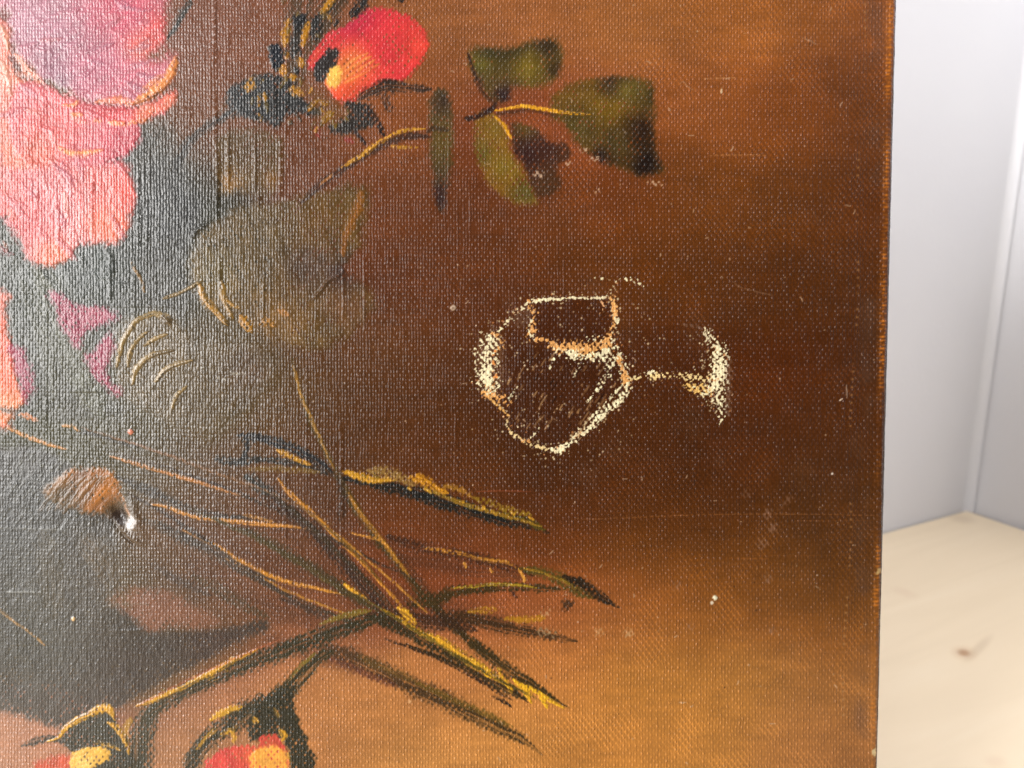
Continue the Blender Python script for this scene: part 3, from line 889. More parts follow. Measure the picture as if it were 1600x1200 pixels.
stroke([(540,762),(556,790),(576,818),(600,848),(622,878),(640,902)], [4,7,7,7,6,4], (164,112,38), b, hgt=0.8, dry=0.05, rough=0.8)
stroke([(528,745),(536,775),(532,815)], [10,14,10], (50,38,32), b, soft=0.7, op=0.6)
stroke([(620,864),(650,900),(690,948)], 8, (58,40,26), b, op=0.6)
b = blade()
stroke([(548,832),(568,837),(590,842),(606,854)], [3,3,4,3], (206,140,54), b, hgt=0.7, dry=0.1)
b = blade()
stroke([(606,838),(650,852),(700,862),(745,872),(790,884),(832,900)], [10,14,14,14,14,8], (60,36,24), b, soft=0.6, op=0.85)
stroke([(664,856),(690,860),(716,864),(744,872),(770,876),(796,880),(808,890)], [5,5,5,4,6,6,3], (188,126,44), b, hgt=0.9, dry=0.4, rough=1)
for q in ([(725,880),(728,888)],[(766,888),(770,896)],[(810,888),(818,902),(820,910)]):
    stroke(q, 4, (206,142,56), b, hgt=0.9)
b = blade()
stroke([(640,942),(680,938),(706,926),(746,920),(800,917),(846,919),(880,922)], [20,22,14,12,12,10,8], (58,46,22), b, soft=0.45, op=0.92)
stroke([(706,920),(740,916),(790,913),(838,918)], [3,4,4,2], (170,138,36), b, dry=0.15, hgt=0.5)
stroke([(800,926),(808,934)], 8, (70,40,26), b, dry=0.2)
b = blade()
stroke([(812,888),(846,894),(876,906),(906,924),(930,934)], [8,14,18,16,8], (84,68,26), b, soft=0.4)
stroke([(820,888),(850,896),(880,908),(904,920)], 3, (174,130,34), b, hgt=0.6, dry=0.1)
stroke([(880,900),(904,910),(930,926),(950,940),(968,950)], [6,16,16,12,5], (44,32,20), b, soft=0.35, taper=(0.3,0.3))
b = blade()
stroke([(690,962),(740,968),(792,980),(846,990),(902,1002)], [18,22,18,13,7], (58,40,22), b, soft=0.5, op=0.9)
stroke([(732,956),(756,954),(776,954)], [6,10,8], (164,114,30), b, dry=0.25, hgt=0.6)
stroke([(790,966),(820,968),(852,966)], [8,9,8], (174,120,32), b, dry=0.2, hgt=0.6)
stroke([(576,962),(630,964),(690,972),(745,984)], [16,30,26,10], (56,36,24), b, soft=0.6, op=0.85)
for q in ([(848,956),(858,960)],[(842,984),(856,990)],[(932,986),(942,990)],[(978,988),(988,990)],[(860,988),(868,992)]):
    stroke(q, 12, (214,176,130), None, dry=0.75, op=0.55)
blob([(878,940),(890,938),(893,948),(882,953)], (72,46,26), None, soft=3, rough=3, dry=0.3)
b = blade()
stroke([(492,1008),(540,1024),(590,1046),(640,1070),(690,1092),(740,1116),(790,1142),(820,1158),(846,1180)], [16,26,26,24,24,24,20,14,5], (72,50,30), b, col2=(48,38,20), soft=0.5, op=0.9)
stroke([(560,1026),(610,1048),(650,1064)], 10, (108,84,36), b, op=0.5, soft=0.7)
stroke([(650,1068),(700,1090),(760,1116),(800,1136)], 8, (112,86,30), b, dry=0.3, op=0.7)
stroke([(510,1026),(560,1048),(620,1072)], 10, (92,48,38), b, op=0.6, dry=0.2)
b = blade()
stroke([(588,966),(640,988),(690,1012),(740,1042),(780,1070),(822,1092)], [18,20,22,20,20,10], (50,42,24), b, soft=0.4, op=0.95)
stroke([(600,998),(650,1014),(700,1036),(750,1064),(800,1094)], [3,5,6,5,4], (52,34,22), b, dry=0.35, rough=1.6)
stroke([(770,1088),(790,1098),(800,1106)], [4,5,3], (46,32,20), b, dry=0.2)
stroke([(596,952),(622,966),(650,984),(690,1004),(730,1030),(766,1052),(796,1074)], [5,7,9,12,13,11,4], (226,166,44), b, hgt=1.6, dry=0.04, rough=0.9, bristle=0.4)
stroke([(622,950),(636,960),(650,976)], [7,10,5], (232,172,46), b, hgt=1.4)
stroke([(735,1030),(752,1042),(766,1053)], 7, (246,186,48), b, hgt=1.0)
for q, wd in (([(758,1050),(766,1056),(764,1054)],8),([(778,1048),(790,1064),(800,1082)],[3,5,7]),([(802,1062),(818,1076),(830,1098)],[4,9,4]),
          ([(812,1070),(838,1080),(862,1094)],[5,6,4]),([(842,1086),(850,1096),(855,1108)],[4,8,3]),([(856,1094),(870,1100),(882,1106)],[3,4,2])):
    stroke(q, wd, (240,182,40), b, hgt=1.6, rough=0.8)
# long fine strands running in from the left
for pts, wd, c, hg in (
    ([(250,726),(340,758),(430,796),(520,842),(600,884),(660,908)], [2,4,5,5,4,2], (64,48,38), 0.3),
    ([(128,668),(230,700),(330,736),(440,778),(520,820)], [2,4,4,4,2], (120,84,52), 0.5),
    ([(300,796),(390,836),(470,880),(550,930),(612,968)], [3,6,7,6,3], (78,64,36), 0.4),
    ([(330,864),(420,916),(500,952),(572,982)], [3,6,6,3], (70,52,34), 0.3),
    ([(352,872),(430,914),(500,944),(560,964)], [2,3,3,2], (178,122,46), 0.6),
    ([(512,822),(566,868),(620,914),(668,958)], [2,3,3,2], (184,126,48), 0.6),
    ([(556,928),(650,984),(750,1046),(860,1102)], [3,5,5,2], (92,76,28), 0.4),
    ([(636,1006),(720,1042),(790,1076),(826,1098)], [3,6,5,2], (54,40,22), 0.3),
    ([(200,770),(300,830),(400,900),(480,950)], [3,7,7,3], (66,52,42), 0.3),
    ([(420,766),(500,836),(570,904),(622,962)], [3,8,9,5], (60,46,30), 0.3),
    ([(470,790),(540,850),(600,912)], [2,4,2], (122,88,38), 0.5),
    ([(660,760),(720,786),(790,806),(846,822)], [4,6,6,3], (150,112,34), 0.7)):
    stroke(pts, wd, c, blade(), hgt=hg, dry=0.12, rough=1.4)
# yellow and olive dabs where the blades are lit
for _ in range(60):
    k_ = rng.randint(4)
    t = rng.rand()
    P_ = [((545,738),(840,812)),((600,955),(860,1095)),((400,1016),(215,1102)),((440,1090),(330,1150))][k_]
    x = P_[0][0] + (P_[1][0] - P_[0][0]) * t + rng.randn() * 4
    y = P_[0][1] + (P_[1][1] - P_[0][1]) * t + rng.randn() * 4
    l_ = 4 + 8 * rng.rand()
    stroke([(x, y), (x + l_ * 0.5, y + l_ * 0.3), (x + l_, y + l_ * 0.6)], 3 + 3 * rng.rand(), (206,152,44) if rng.rand() > 0.4 else (128,104,40), None, dry=0.2, hgt=0.9, op=0.9)
# thin line at far left
b = blade()
stroke([(-6,948),(20,970),(44,986),(70,1008)], 3, (158,118,62), b, hgt=0.6, rough=0.6)
b = blade()
stroke([(300,900),(340,920),(370,940),(420,965)], [10,18,14,8], (76,58,36), b, dry=0.25, op=0.8)
stroke([(236,880),(290,912),(330,930)], [8,14,8], (66,52,44), b, dry=0.15, op=0.7)
stroke([(440,936),(480,952),(520,968)], [8,12,8], (62,46,36), b, soft=0.6, op=0.8)

# ---- twigs at the bottom
tw = part('twig')
stroke([(600,962),(560,974),(512,990),(470,1006),(430,1022),(398,1032),(350,1052),(300,1074),(260,1096),(226,1122)], [20,28,26,26,24,22,22,20,22,26], (50,46,28), tw, soft=0.4, rough=2)
stroke([(578,954),(540,962),(500,976)], [5,10,5], (120,98,36), tw, dry=0.2, hgt=0.5)
stroke([(402,1014),(376,1026),(346,1042),(316,1058),(286,1074),(248,1090),(212,1104)], [4,6,9,6,7,9,5], (214,158,44), tw, hgt=1.2, dry=0.15, rough=1.4)
stroke([(436,1000),(390,1018),(330,1046),(270,1074),(216,1102)], 3, (172,92,54), tw, op=0.6)
stroke([(250,1100),(232,1120),(222,1150),(218,1200),(216,1260)], [20,34,38,38,36], (56,52,34), tw, soft=0.35, rough=2.5, hgt=0.5)
stroke([(205,1124),(196,1140),(198,1164)], [10,10,6], (176,130,46), tw, dry=0.3)
tw = part('twig')
stroke([(516,1018),(490,1036),(468,1060),(446,1080),(420,1098)], [16,20,24,30,24], (52,48,28), tw, soft=0.4, rough=2)
stroke([(492,1022),(470,1040),(452,1062)], [4,5,4], (124,102,36), tw, dry=0.25)

# ---- rosebud bottom left
bud = part('rosebud')
cal = part('calyx', bud)
blob([(94,1146),(124,1122),(150,1110),(172,1112),(184,1132),(198,1160),(204,1200),(160,1210),(110,1174)], (52,50,38), cal, soft=4, rough=4, hgt=0.5)
stroke([(34,1166),(56,1158),(80,1154),(104,1160)], [5,10,9,6], (56,50,40), cal, dry=0.1)
stroke([(74,1158),(92,1152),(98,1142),(112,1130),(132,1120),(150,1110),(168,1108),(180,1124)], [3,4,7,8,8,12,12,5], (222,164,46), cal, hgt=1.4, dry=0.1, rough=1.4)
stroke([(168,1128),(184,1140),(196,1158),(202,1178)], [5,8,7,4], (214,156,46), cal, hgt=1.0, dry=0.25)
stroke([(146,1160),(170,1164),(188,1172)], 5, (190,140,46), cal, dry=0.3)
fl = part('bloom', bud)
blob([(52,1196),(76,1186),(104,1180),(116,1200),(110,1260),(40,1260)], (206,88,60), fl, soft=6, rough=4, dry=0.05)
blob([(108,1192),(114,1176),(130,1168),(156,1166),(172,1174),(170,1186),(152,1196),(130,1206),(112,1206)], (248,190,78), fl, soft=2, rough=2, hgt=1.6, wamp=0.2, streak=(-18,60,4,1.0), var=0.1, cols=[(130,1195,252,206,110,12)])

# ---- rosebud bottom middle
bud = part('rosebud')
cal = part('calyx', bud)
stroke([(292,1204),(308,1178),(330,1152),(360,1130),(396,1112),(430,1098)], [26,24,26,32,40,40], (50,46,30), cal, soft=0.35, rough=2.5, hgt=0.5)
blob([(396,1108),(420,1086),(448,1074),(464,1070),(460,1096),(468,1126),(480,1160),(492,1186),(488,1240),(440,1240),(452,1190),(444,1160),(430,1150),(404,1156),(388,1150)], (44,42,28), cal, soft=3, rough=4, hgt=0.6)
stroke([(330,1124),(352,1112),(376,1104)], [7,11,7], (220,164,44), cal, hgt=1.2, dry=0.25, rough=1.5)
stroke([(346,1146),(362,1142),(366,1160)], [5,9,6], (206,152,44), cal, hgt=0.8, dry=0.3)
stroke([(308,1170),(322,1152),(338,1138)], 5, (176,130,40), cal, dry=0.35)
stroke([(438,1140),(444,1148),(440,1158)], [5,9,5], (220,160,44), cal, hgt=1.0)
stroke([(398,1122),(402,1130)], 8, (200,146,44), cal, dry=0.2)
stroke([(428,1106),(436,1122)], 4, (160,120,40), cal, dry=0.2)
stroke([(450,1176),(452,1192)], 5, (214,156,50), cal)
fl = part('bloom', bud)
blob([(318,1200),(330,1182),(352,1168),(380,1164),(400,1166),(412,1150),(430,1148),(438,1160),(446,1176),(450,1200),(440,1280),(330,1280)], (210,70,58), fl, soft=2.5, rough=3, hgt=0.6, wamp=0.6,
     cols=[(425,1160,206,86,60,10),(390,1180,226,92,62,14),(345,1190,214,72,64,14)], streak=(70,40,6,0.7))
blob([(392,1178),(408,1168),(432,1166),(446,1178),(446,1210),(400,1220),(392,1198)], (246,172,72), fl, soft=3, rough=2, hgt=1.2, wamp=0.3, streak=(-45,40,4,1.0))

# ---- dots of stray paint
for x, y, r_, c in ((204,675,4.5,(226,132,100)),(115,967,3.2,(236,196,140)),(708,481,4.5,(190,164,140)),(1117,934,4.2,(236,230,196)),(1112,942,2.8,(222,206,180)),(1300,740,1.8,(250,240,230)),(640,1096,3,(210,160,110)),(268,1016,2,(30,26,26))):
    blob([(x-r_,y),(x,y-r_),(x+r_,y),(x,y+r_)], c, None, soft=1.2, rough=0.3, hgt=4.0 if r_ > 3 else 1.5, wamp=0.1)

# ---- losses: paint flaked off round the push mark
loss = part('paint_loss')
loss_chip = part('paint_chip')
loss_chip2 = part('paint_chip')
CR, OR, GY = (250,236,192), (232,168,98), (150,132,128)
def flake(pts, width, col, density=0.5, spread=1.0, rough=2.2, label=True, op=1.0, hgt=0.4, seed=None):
    """ragged speckled loss along a line"""
    P = smooth_pts(pts, False, 6)
    m = np.max(width) * (1.2 + spread) + 6
    win = window(P[:, 0].min() - m, P[:, 0].max() + m, P[:, 1].min() - m, P[:, 1].max() + m)
    if win is None:
        return
    sd = nseed()
    x, y = PX[win], PY[win]
    x = x + rough * 2 * (fbm(x, y, 7, sd + 1, 2) - 0.5)
    y = y + rough * 2 * (fbm(x, y, 7, sd + 2, 2) - 0.5)
    best = np.full(x.shape, 1e9)
    wl = np.zeros(x.shape)
    ws = np.interp(np.linspace(0, 1, len(P)), np.linspace(0, 1, len(np.atleast_1d(width))), np.atleast_1d(width)) if not np.isscalar(width) else np.full(len(P), float(width))
    for i in range(len(P) - 1):
        ax, ay = P[i]
        ex, ey = P[i + 1] - P[i]
        t = np.clip(((x - ax) * ex + (y - ay) * ey) / (ex * ex + ey * ey + 1e-9), 0, 1)
        dd = np.hypot(x - ax - t * ex, y - ay - t * ey)
        k = dd < best
        best = np.where(k, dd, best)
        wl = np.where(k, ws[i] / 2, wl)
    q = best / (wl + 0.2)
    spk = 0.62 * fbm(x, y, 2.8, sd + 5, 2) + 0.25 * (WV[win] * 0.5 + 0.5) + 0.13 * fbm(x, y, 12, sd + 6, 2)
    th = 0.775 - density * 0.56 + 0.26 * np.clip(q - 0.4, 0, 3) / (0.6 + spread)
    al = sstep(th - 0.035, th + 0.04, spk) * (q < 1 + spread * 1.6)
    c = np.asarray(col, float) * (1 + 0.22 * (fbm(x, y, 5, sd + 8, 2) - 0.5))[..., None]
    commit(win, al * op, c, loss if label else None, hgt, None, 0.8, rough=0.8, spec=0.2, thr=0.45)

def patch(pts, col, density=0.55, soft=8, hgt=0.4, op=1.0):
    """speckled area of lost paint"""
    p = smooth_pts(pts, True)
    win = window(p[:, 0].min() - 14, p[:, 0].max() + 14, p[:, 1].min() - 14, p[:, 1].max() + 14)
    sd = nseed()
    x, y = PX[win], PY[win]
    x = x + 5 * (fbm(x, y, 8, sd + 1, 2) - 0.5)
    y = y + 5 * (fbm(x, y, 8, sd + 2, 2) - 0.5)
    d2 = np.full(x.shape, 1e9)
    ins = np.zeros(x.shape, bool)
    for (ax, ay), (bx, by) in zip(p, np.roll(p, -1, axis=0)):
        ex, ey = bx - ax, by - ay
        t = np.clip(((x - ax) * ex + (y - ay) * ey) / (ex * ex + ey * ey + 1e-9), 0, 1)
        d2 = np.minimum(d2, (x - ax - t * ex) ** 2 + (y - ay - t * ey) ** 2)
        ins ^= ((ay > y) != (by > y)) & (x < (bx - ax) * (y - ay) / (by - ay + 1e-12) + ax)
    d = np.sqrt(d2) * np.where(ins, 1, -1)
    spk = 0.62 * fbm(x, y, 3.0, sd + 5, 2) + 0.22 * (WV[win] * 0.5 + 0.5) + 0.16 * fbm(x, y, 14, sd + 6, 2)
    th = 0.80 - density * 0.58 - 0.16 * np.clip(d / soft, -2.4, 0.8)
    al = sstep(th - 0.035, th + 0.04, spk)
    c = np.asarray(col, float) * (1 + 0.2 * (fbm(x, y, 5, sd + 8, 2) - 0.5))[..., None]
    commit(win, al * op, c, loss, hgt, None, 0.8, rough=0.8, spec=0.2, thr=0.45)

# pushed-out relief of the mark: the linen bulges inside the ring
cx_, cy_ = 872, 590
rr = np.hypot((PX - cx_) / 112.0, (PY - cy_) / 112.0)
HGT += 5.0 * np.exp(-(rr / 0.75) ** 4)
# the rubbed and darker skin inside the mark
blob([(838,474),(900,468),(956,470),(958,530),(905,535),(862,538),(836,515)], (64,30,11), None, soft=3, rough=3, op=0.65, var=0.1)
blob([(800,520),(835,545),(900,556),(950,560),(970,590),(940,640),(868,694),(806,668),(784,600)], (66,32,13), None, soft=6, rough=4, op=0.5, var=0.1)
blob([(752,535),(775,520),(790,550),(785,600),(770,616),(750,600),(744,565)], (150,120,100), None, soft=8, rough=5, op=0.3, dry=0.45)
blob([(815,486),(828,482),(832,500),(812,512),(800,500)], (112,92,84), None, soft=6, rough=3, op=0.4, dry=0.4)
flake([(832,471),(850,469),(880,466),(920,466),(950,465)], [4,3.5,3,3,4], CR, 0.75, 0.5, rough=1.4)
flake([(926,452),(945,448),(960,452)], 22, CR, 0.08, 1.2, op=0.7)
flake([(926,434),(945,436),(960,439),(976,436),(990,438),(1003,447)], [2,3,4,6,6,4], CR, 0.42, 0.7)
flake([(962,440),(963,452),(962,464)], 6, (210,150,100), 0.35, 0.4)
flake([(956,464),(960,480),(962,496),(958,512),(956,526)], [8,8,7,6,4], OR, 0.6, 0.5)
flake([(962,498),(966,502)], 6, CR, 0.8, 0.3)
flake([(940,472),(944,480),(938,492)], [10,6,2], (226,170,120), 0.45, 0.3)
flake([(824,470),(828,478),(832,486)], [6,10,8], OR, 0.45, 0.4)
flake([(834,486),(836,502),(832,518),(838,532)], [10,14,18,16], OR, 0.42, 0.5)
flake([(830,500),(828,518),(834,530)], [6,10,10], CR, 0.36, 0.8)
flake([(826,474),(806,488),(796,500),(784,514),(770,522)], [4,5,5,4,5], CR, 0.46, 1.2)
flake([(838,530),(850,530),(860,534),(868,542)], [6,4,4,8], OR, 0.6, 0.5)
patch([(864,540),(880,538),(898,534),(916,540),(930,538),(934,546),(922,554),(906,555),(890,548),(872,547)], OR, 0.5, 6)
patch([(868,546),(900,552),(926,560),(950,556),(952,540),(930,550),(900,560)], CR, 0.52, 6)
patch([(934,534),(946,526),(956,520),(956,536),(946,542),(936,542)], OR, 0.45, 5)
patch([(905,532),(935,520),(950,530),(930,536)], CR, 0.14, 7)
flake([(956,530),(962,544),(968,560),(972,574),(978,590),(981,602)], [7,9,11,12,13,9], CR, 0.5, 0.7)
flake([(966,556),(972,574),(977,590),(979,600)], [5,8,10,10], OR, 0.7, 0.3)
flake([(958,562),(950,582),(940,598),(930,612),(918,628)], [12,9,5,4,2], CR, 0.52, 0.8)
flake([(908,562),(902,574),(896,588)], [5,5,2], CR, 0.42, 0.8)
flake([(866,560),(862,568),(858,578)], [4,5,2], CR, 0.4, 0.7)
flake([(980,602),(978,614),(966,628),(950,640),(934,656),(914,672),(896,686),(880,698),(866,704)], [8,10,10,10,11,13,12,9,6], CR, 0.58, 0.45)
flake([(972,602),(962,612),(948,626),(936,640),(922,652),(912,664)], [6,5,4,4,4,3], CR, 0.6, 0.5)
flake([(860,702),(872,704),(880,698)], [4,9,5], CR, 0.75, 0.4)
flake([(792,652),(793,664),(800,676),(812,686),(826,692),(842,698),(856,702)], [3,4,5,6,7,7,5], (236,208,150), 0.52, 0.6)
flake([(818,688),(828,690)], 7, OR, 0.6, 0.4)
flake([(830,684),(836,676),(842,668)], [4,4,2], CR, 0.5, 0.5)
flake([(762,620),(772,628),(782,638),(795,650)], [3,3,3,3], (226,170,96), 0.8, 0.3, rough=1.0)
patch([(756,612),(764,606),(774,616),(792,622),(794,630),(780,626),(764,622)], OR, 0.5, 5)
flake([(796,626),(802,614),(809,604)], [5,4,2], CR, 0.45, 0.5)
patch([(748,528),(768,520),(782,530),(776,560),(776,600),(770,614),(756,608),(745,578)], CR, 0.30, 12)
patch([(752,572),(766,570),(770,596),(764,606),(754,600)], CR, 0.36, 8)
flake([(766,518),(780,526),(786,540),(776,548)], [6,9,9,5], OR, 0.38, 0.8)
flake([(772,548),(772,570),(774,596),(770,610)], [6,5,7,9], (230,150,80), 0.32, 0.9)
flake([(982,592),(1000,591),(1016,588),(1034,587),(1052,586),(1070,588),(1090,590),(1112,590)], [4,6,9,9,9,10,10,8], (244,214,150), 0.52, 0.6, rough=1.2)
flake([(1010,584),(1022,582)], 6, CR, 0.6, 0.4)
patch([(1102,514),(1109,518),(1116,532),(1132,544),(1136,570),(1134,610),(1132,646),(1124,650),(1118,632),(1104,622),(1088,612),(1082,603),(1100,601),(1112,594),(1108,566),(1116,548),(1104,530)], CR, 0.36, 9)
patch([(1112,530),(1130,545),(1134,580),(1132,620),(1124,640),(1118,610),(1120,570)], CR, 0.22, 9)
patch([(1074,600),(1098,604),(1108,612),(1084,612)], (236,190,110), 0.5, 5)
flake([(1100,540),(1098,560),(1080,580)], 30, CR, 0.02, 1.0, op=0.8)
flake([(1128,648),(1127,656),(1124,664)], [6,4,2], CR, 0.4, 0.5)
stroke([(1139,560),(1139,600),(1137,650)], [8,10,8], (150,126,116), None, op=0.4, dry=0.5)
stroke([(1066,508),(1084,509),(1098,514)], 3, (126,104,96), None, op=0.6, dry=0.4)
# fine slanting creases inside the ring where the ground shows through
for _ in range(85):
    a_ = rng.rand() * 6.28
    r_ = rng.rand() ** 0.5 * 88
    x, y = 878 + r_ * math.cos(a_), 612 + r_ * 0.82 * math.sin(a_)
    l_ = 5 + 16 * rng.rand() ** 2
    stroke([(x, y), (x - l_ * 0.32, y + l_ * 0.5), (x - l_ * 0.66, y + l_)], 1.5 + 1.2 * rng.rand(), (190,150,104) if rng.rand() > 0.4 else (40,18,8), None, soft=0.6, rough=0.8, op=0.35 + 0.35 * rng.rand(), dry=0.35, hgt=0.3)
# crumbs along the broken edges
RING = smooth_pts([(826,472),(880,466),(950,466),(960,500),(958,530),(972,574),(981,602),(950,640),(896,686),(868,704),(826,692),(793,660),(762,618),(752,575),(766,522),(800,492)], True, 12)
for _ in range(420):
    q = RING[rng.randint(len(RING))] if rng.rand() < 0.7 else np.array([1120 - 30 * rng.rand() ** 2, 530 + 110 * rng.rand()])
    x, y = q + rng.randn(2) * 8
    s_ = 0.7 + 1.2 * rng.rand() ** 2
    blob([(x-s_,y),(x,y-s_),(x+s_,y),(x,y+s_)], (240,222,180) if rng.rand() > 0.3 else (210,140,84), None, soft=0.8, rough=0.3, op=0.85, smooth=False, dry=0)
# specks of chalk ground scattered by the blow
for _ in range(150):
    a_ = rng.rand() * 6.28
    r_ = 40 + rng.rand() * 110
    x, y = 880 + r_ * 1.15 * math.cos(a_), 590 + r_ * math.sin(a_)
    s_ = 0.9 + 1.1 * rng.rand() ** 2
    blob([(x-s_,y),(x,y-s_),(x+s_,y),(x,y+s_)], (228,206,170), None, soft=0.9, rough=0.2, op=0.8, smooth=False)

# ---- scratches, lint and scuffs on the brown
def hair(pts, c, w_=1.6, op=0.8, hgt=0.5, dry=0.0):
    stroke(pts, w_, c, None, soft=0.5, rough=0.3, op=op, hgt=hgt, bristle=0.0, dry=dry, taper=(0.2, 0.2))
hair([(905,812),(1000,808),(1100,804),(1200,803),(1300,804),(1372,806)], (190,128,80), 1.0, 0.32, dry=0.5, hgt=0)
hair([(1240,814),(1310,813),(1360,814)], (150,90,40), 1.0, 0.3, dry=0.4, hgt=0)
hair([(1180,868),(1260,868),(1370,867)], (140,84,40), 1.0, 0.25, dry=0.4, hgt=0)
hair([(1140,872),(1200,873)], (160,96,44), 1.3, 0.5, dry=0.3)
hair([(745,768),(790,767),(830,768)], (160,80,50), 1.4, 0.45, hgt=0)
hair([(1110,243),(1170,242),(1200,243)], (190,128,80), 1.5, 0.5, dry=0.3)
hair([(1100,123),(1130,122),(1150,121)], (214,160,110), 1.2, 0.5, dry=0.5, hgt=0)
hair([(1254,60),(1266,64),(1276,70)], (190,160,140), 1.1, 0.5)
hair([(1062,131),(1068,128),(1074,135),(1084,141)], (190,150,120), 1.0, 0.5)
hair([(1270,330),(1280,345),(1296,328)], (140,104,84), 1.0, 0.3)
hair([(1322,598),(1323,610),(1323,622)], (200,186,176), 1.2, 0.5)
hair([(1128,137),(1127,146)], (236,210,170), 1.8, 0.9)
hair([(1142,236),(1146,230)], (214,180,150), 1.4, 0.8)
hair([(1316,160),(1312,166)], (190,160,140), 1.3, 0.7)
hair([(1146,440),(1160,450),(1210,462)], (150,120,104), 1.4, 0.35)
hair([(1312,626),(1316,623)], (230,210,190), 1.8, 0.8)
hair([(10,925),(50,925),(66,926)], (176,178,176), 1.8, 0.6, dry=0.3)
hair([(0,825),(40,826),(100,828)], (150,150,146), 1.6, 0.5, dry=0.3)
hair([(160,948),(190,944),(230,944)], (140,134,126), 1.5, 0.5, dry=0.4)
for x, y, r_ in ((1200,802,8),(1208,826,7),(1190,850,8),(1165,772,5),(1232,781,4),(1222,790,4),(1078,980,6),(1200,905,6),(1206,985,5),(1058,914,6)):
    blob([(x-r_,y+r_*0.6),(x-r_*0.3,y-r_),(x+r_,y-r_*0.5),(x+r_*0.2,y+r_)], (150,118,110), None, soft=4, rough=5, op=0.4, dry=0.6)
for x, y, r_ in ((980,520,18),(1090,520,24),(960,700,18),(920,742,16),(1010,470,14),(1127,718,10),(1250,740,18),(1340,700,14),(1080,660,20),(930,455,18),(800,470,14)):
    blob([(x-r_,y+r_*0.4),(x-r_*0.3,y-r_*1.2),(x+r_,y-r_*0.5),(x+r_*0.4,y+r_*1.3)], (104,76,64), None, soft=9, rough=8, op=0.16, dry=0.45)
for _ in range(260):
    x, y = 380 + rng.rand() * 1000, rng.rand() * 1200
    s_ = 0.7 + 0.9 * rng.rand() ** 2
    c = (214,186,160) if rng.rand() > 0.25 else (46,30,22)
    blob([(x-s_,y),(x,y-s_),(x+s_,y),(x,y+s_)], c, None, soft=0.9, rough=0.2, op=0.7, smooth=False)
for _ in range(60):
    x, y = 700 + rng.rand() * 660, rng.rand() * 1200
    a_ = rng.rand() * 6.28
    l_ = 3 + 6 * rng.rand()
    hair([(x,y),(x+l_*math.cos(a_)*0.5+1,y+l_*math.sin(a_)*0.5),(x+l_*math.cos(a_),y+l_*math.sin(a_))], (206,176,150), 1.2, 0.55)

# ---- the worn turn of the canvas along the right edge
edge_d = (A_EDGE - A) / S                # units in from the edge
band = np.exp(-((edge_d - 13 - 4 * (fbm(PX, PY, 120, 71, 2) - 0.5)) / 5.6) ** 2)
wearn = sstep(0.32, 0.62, fbm(PX, PY, 46, 73, 3, sy=90)) * 0.88 + 0.12
knuck = np.clip(np.cos(np.pi * TV * 1.0) ** 2, 0, 1)
wear = band * wearn * (0.22 + 0.78 * knuck * sstep(0.3, 0.6, fbm(PX, PY, 5, 75, 2)))
wear = np.clip(wear, 0, 1)[..., None]
COL = COL * (1 - wear * 0.95) + np.array([216, 128, 42]) / 255.0 * wear * 0.95
glz = (np.exp(-((edge_d - 34) / 14.0) ** 2) * 0.35 * sstep(0.4, 0.6, fbm(PX, PY, 70, 77, 3)))[..., None]
COL = COL * (1 - glz) + np.array([88, 66, 60]) / 255.0 * glz
dark = sstep(8, 1, edge_d)[..., None] * 0.92
COL = COL * (1 - dark) + np.array([40, 22, 14]) / 255.0 * dark
HGT += 1.6 * np.exp(-((edge_d - 12) / 7.0) ** 2) - 1.2 * np.exp(-((edge_d - 40) / 16.0) ** 2)
blob([(1363,1172),(1367,1168),(1369,1174),(1367,1182),(1363,1178)], (224,200,150), loss_chip, soft=1.5, rough=1.5)
blob([(1370,889),(1375,888),(1375,895),(1371,896)], (206,170,110), loss_chip2, soft=2, rough=2)
# row of worn knuckles over the stretcher's inner edge
lx = 1348 - (PY - 120) * 0.030 + 3 * np.sin(PY / 60)
dots = np.exp(-((PX - lx) / 2.2) ** 2) * np.clip(np.cos(np.pi * TV), 0, 1) ** 2 * sstep(0.42, 0.6, fbm(PX, PY, 38, 79, 2))
dots = np.clip(dots, 0, 1)[..., None]
COL = COL * (1 - dots * 0.5) + np.array([196, 150, 104]) / 255.0 * dots * 0.5

# ---- slubs: thicker threads of the linen
for _ in range(80):
    x = rng.rand() ** 1.4 * 900 + 20
    y0 = rng.rand() * 1150
    L_ = 30 + rng.rand() * 130
    ridge([(x, y0), (x + rng.randn(), y0 + L_ / 2), (x + rng.randn() * 1.5, y0 + L_)], 3.0, (0.4 + 0.7 * rng.rand()) * (0.35 if (x < 330 and y0 > 420) else 1.1 if x < 520 else 0.8), seed=int(rng.randint(99)))
for _ in range(60):
    x = rng.rand() * 1200 + 100
    y0 = rng.rand() * 1200
    L_ = 40 + rng.rand() * 130
    ridge([(x, y0), (x + L_ / 2, y0 + rng.randn()), (x + L_, y0 + rng.randn())], 4.0, 0.4 + 0.5 * rng.rand(), seed=int(rng.randint(99)))
for x, y0, y1, a_ in ((334,-10,110,2.6),(339,225,345,2.8),(343,400,450,2.6),(398,210,300,2.2),(438,215,305,2.4),(404,300,330,2.0),(411,430,500,2.0),(335,110,260,1.6),(356,190,300,2.0),
                      (216,230,420,1.2),(224,200,330,1.0),(569,400,520,1.6),(536,420,500,1.6),(700,200,330,1.4),(632,0,120,1.0),(478,560,760,1.2),(533,650,900,1.6),(70,600,680,1.6)):
    ridge([(x, y0), (x + 1, (y0 + y1) / 2), (x, y1)], 3.2, a_ * 0.75)

# ---- the dent at lower left
dx, dy = PX - 186, PY - 800
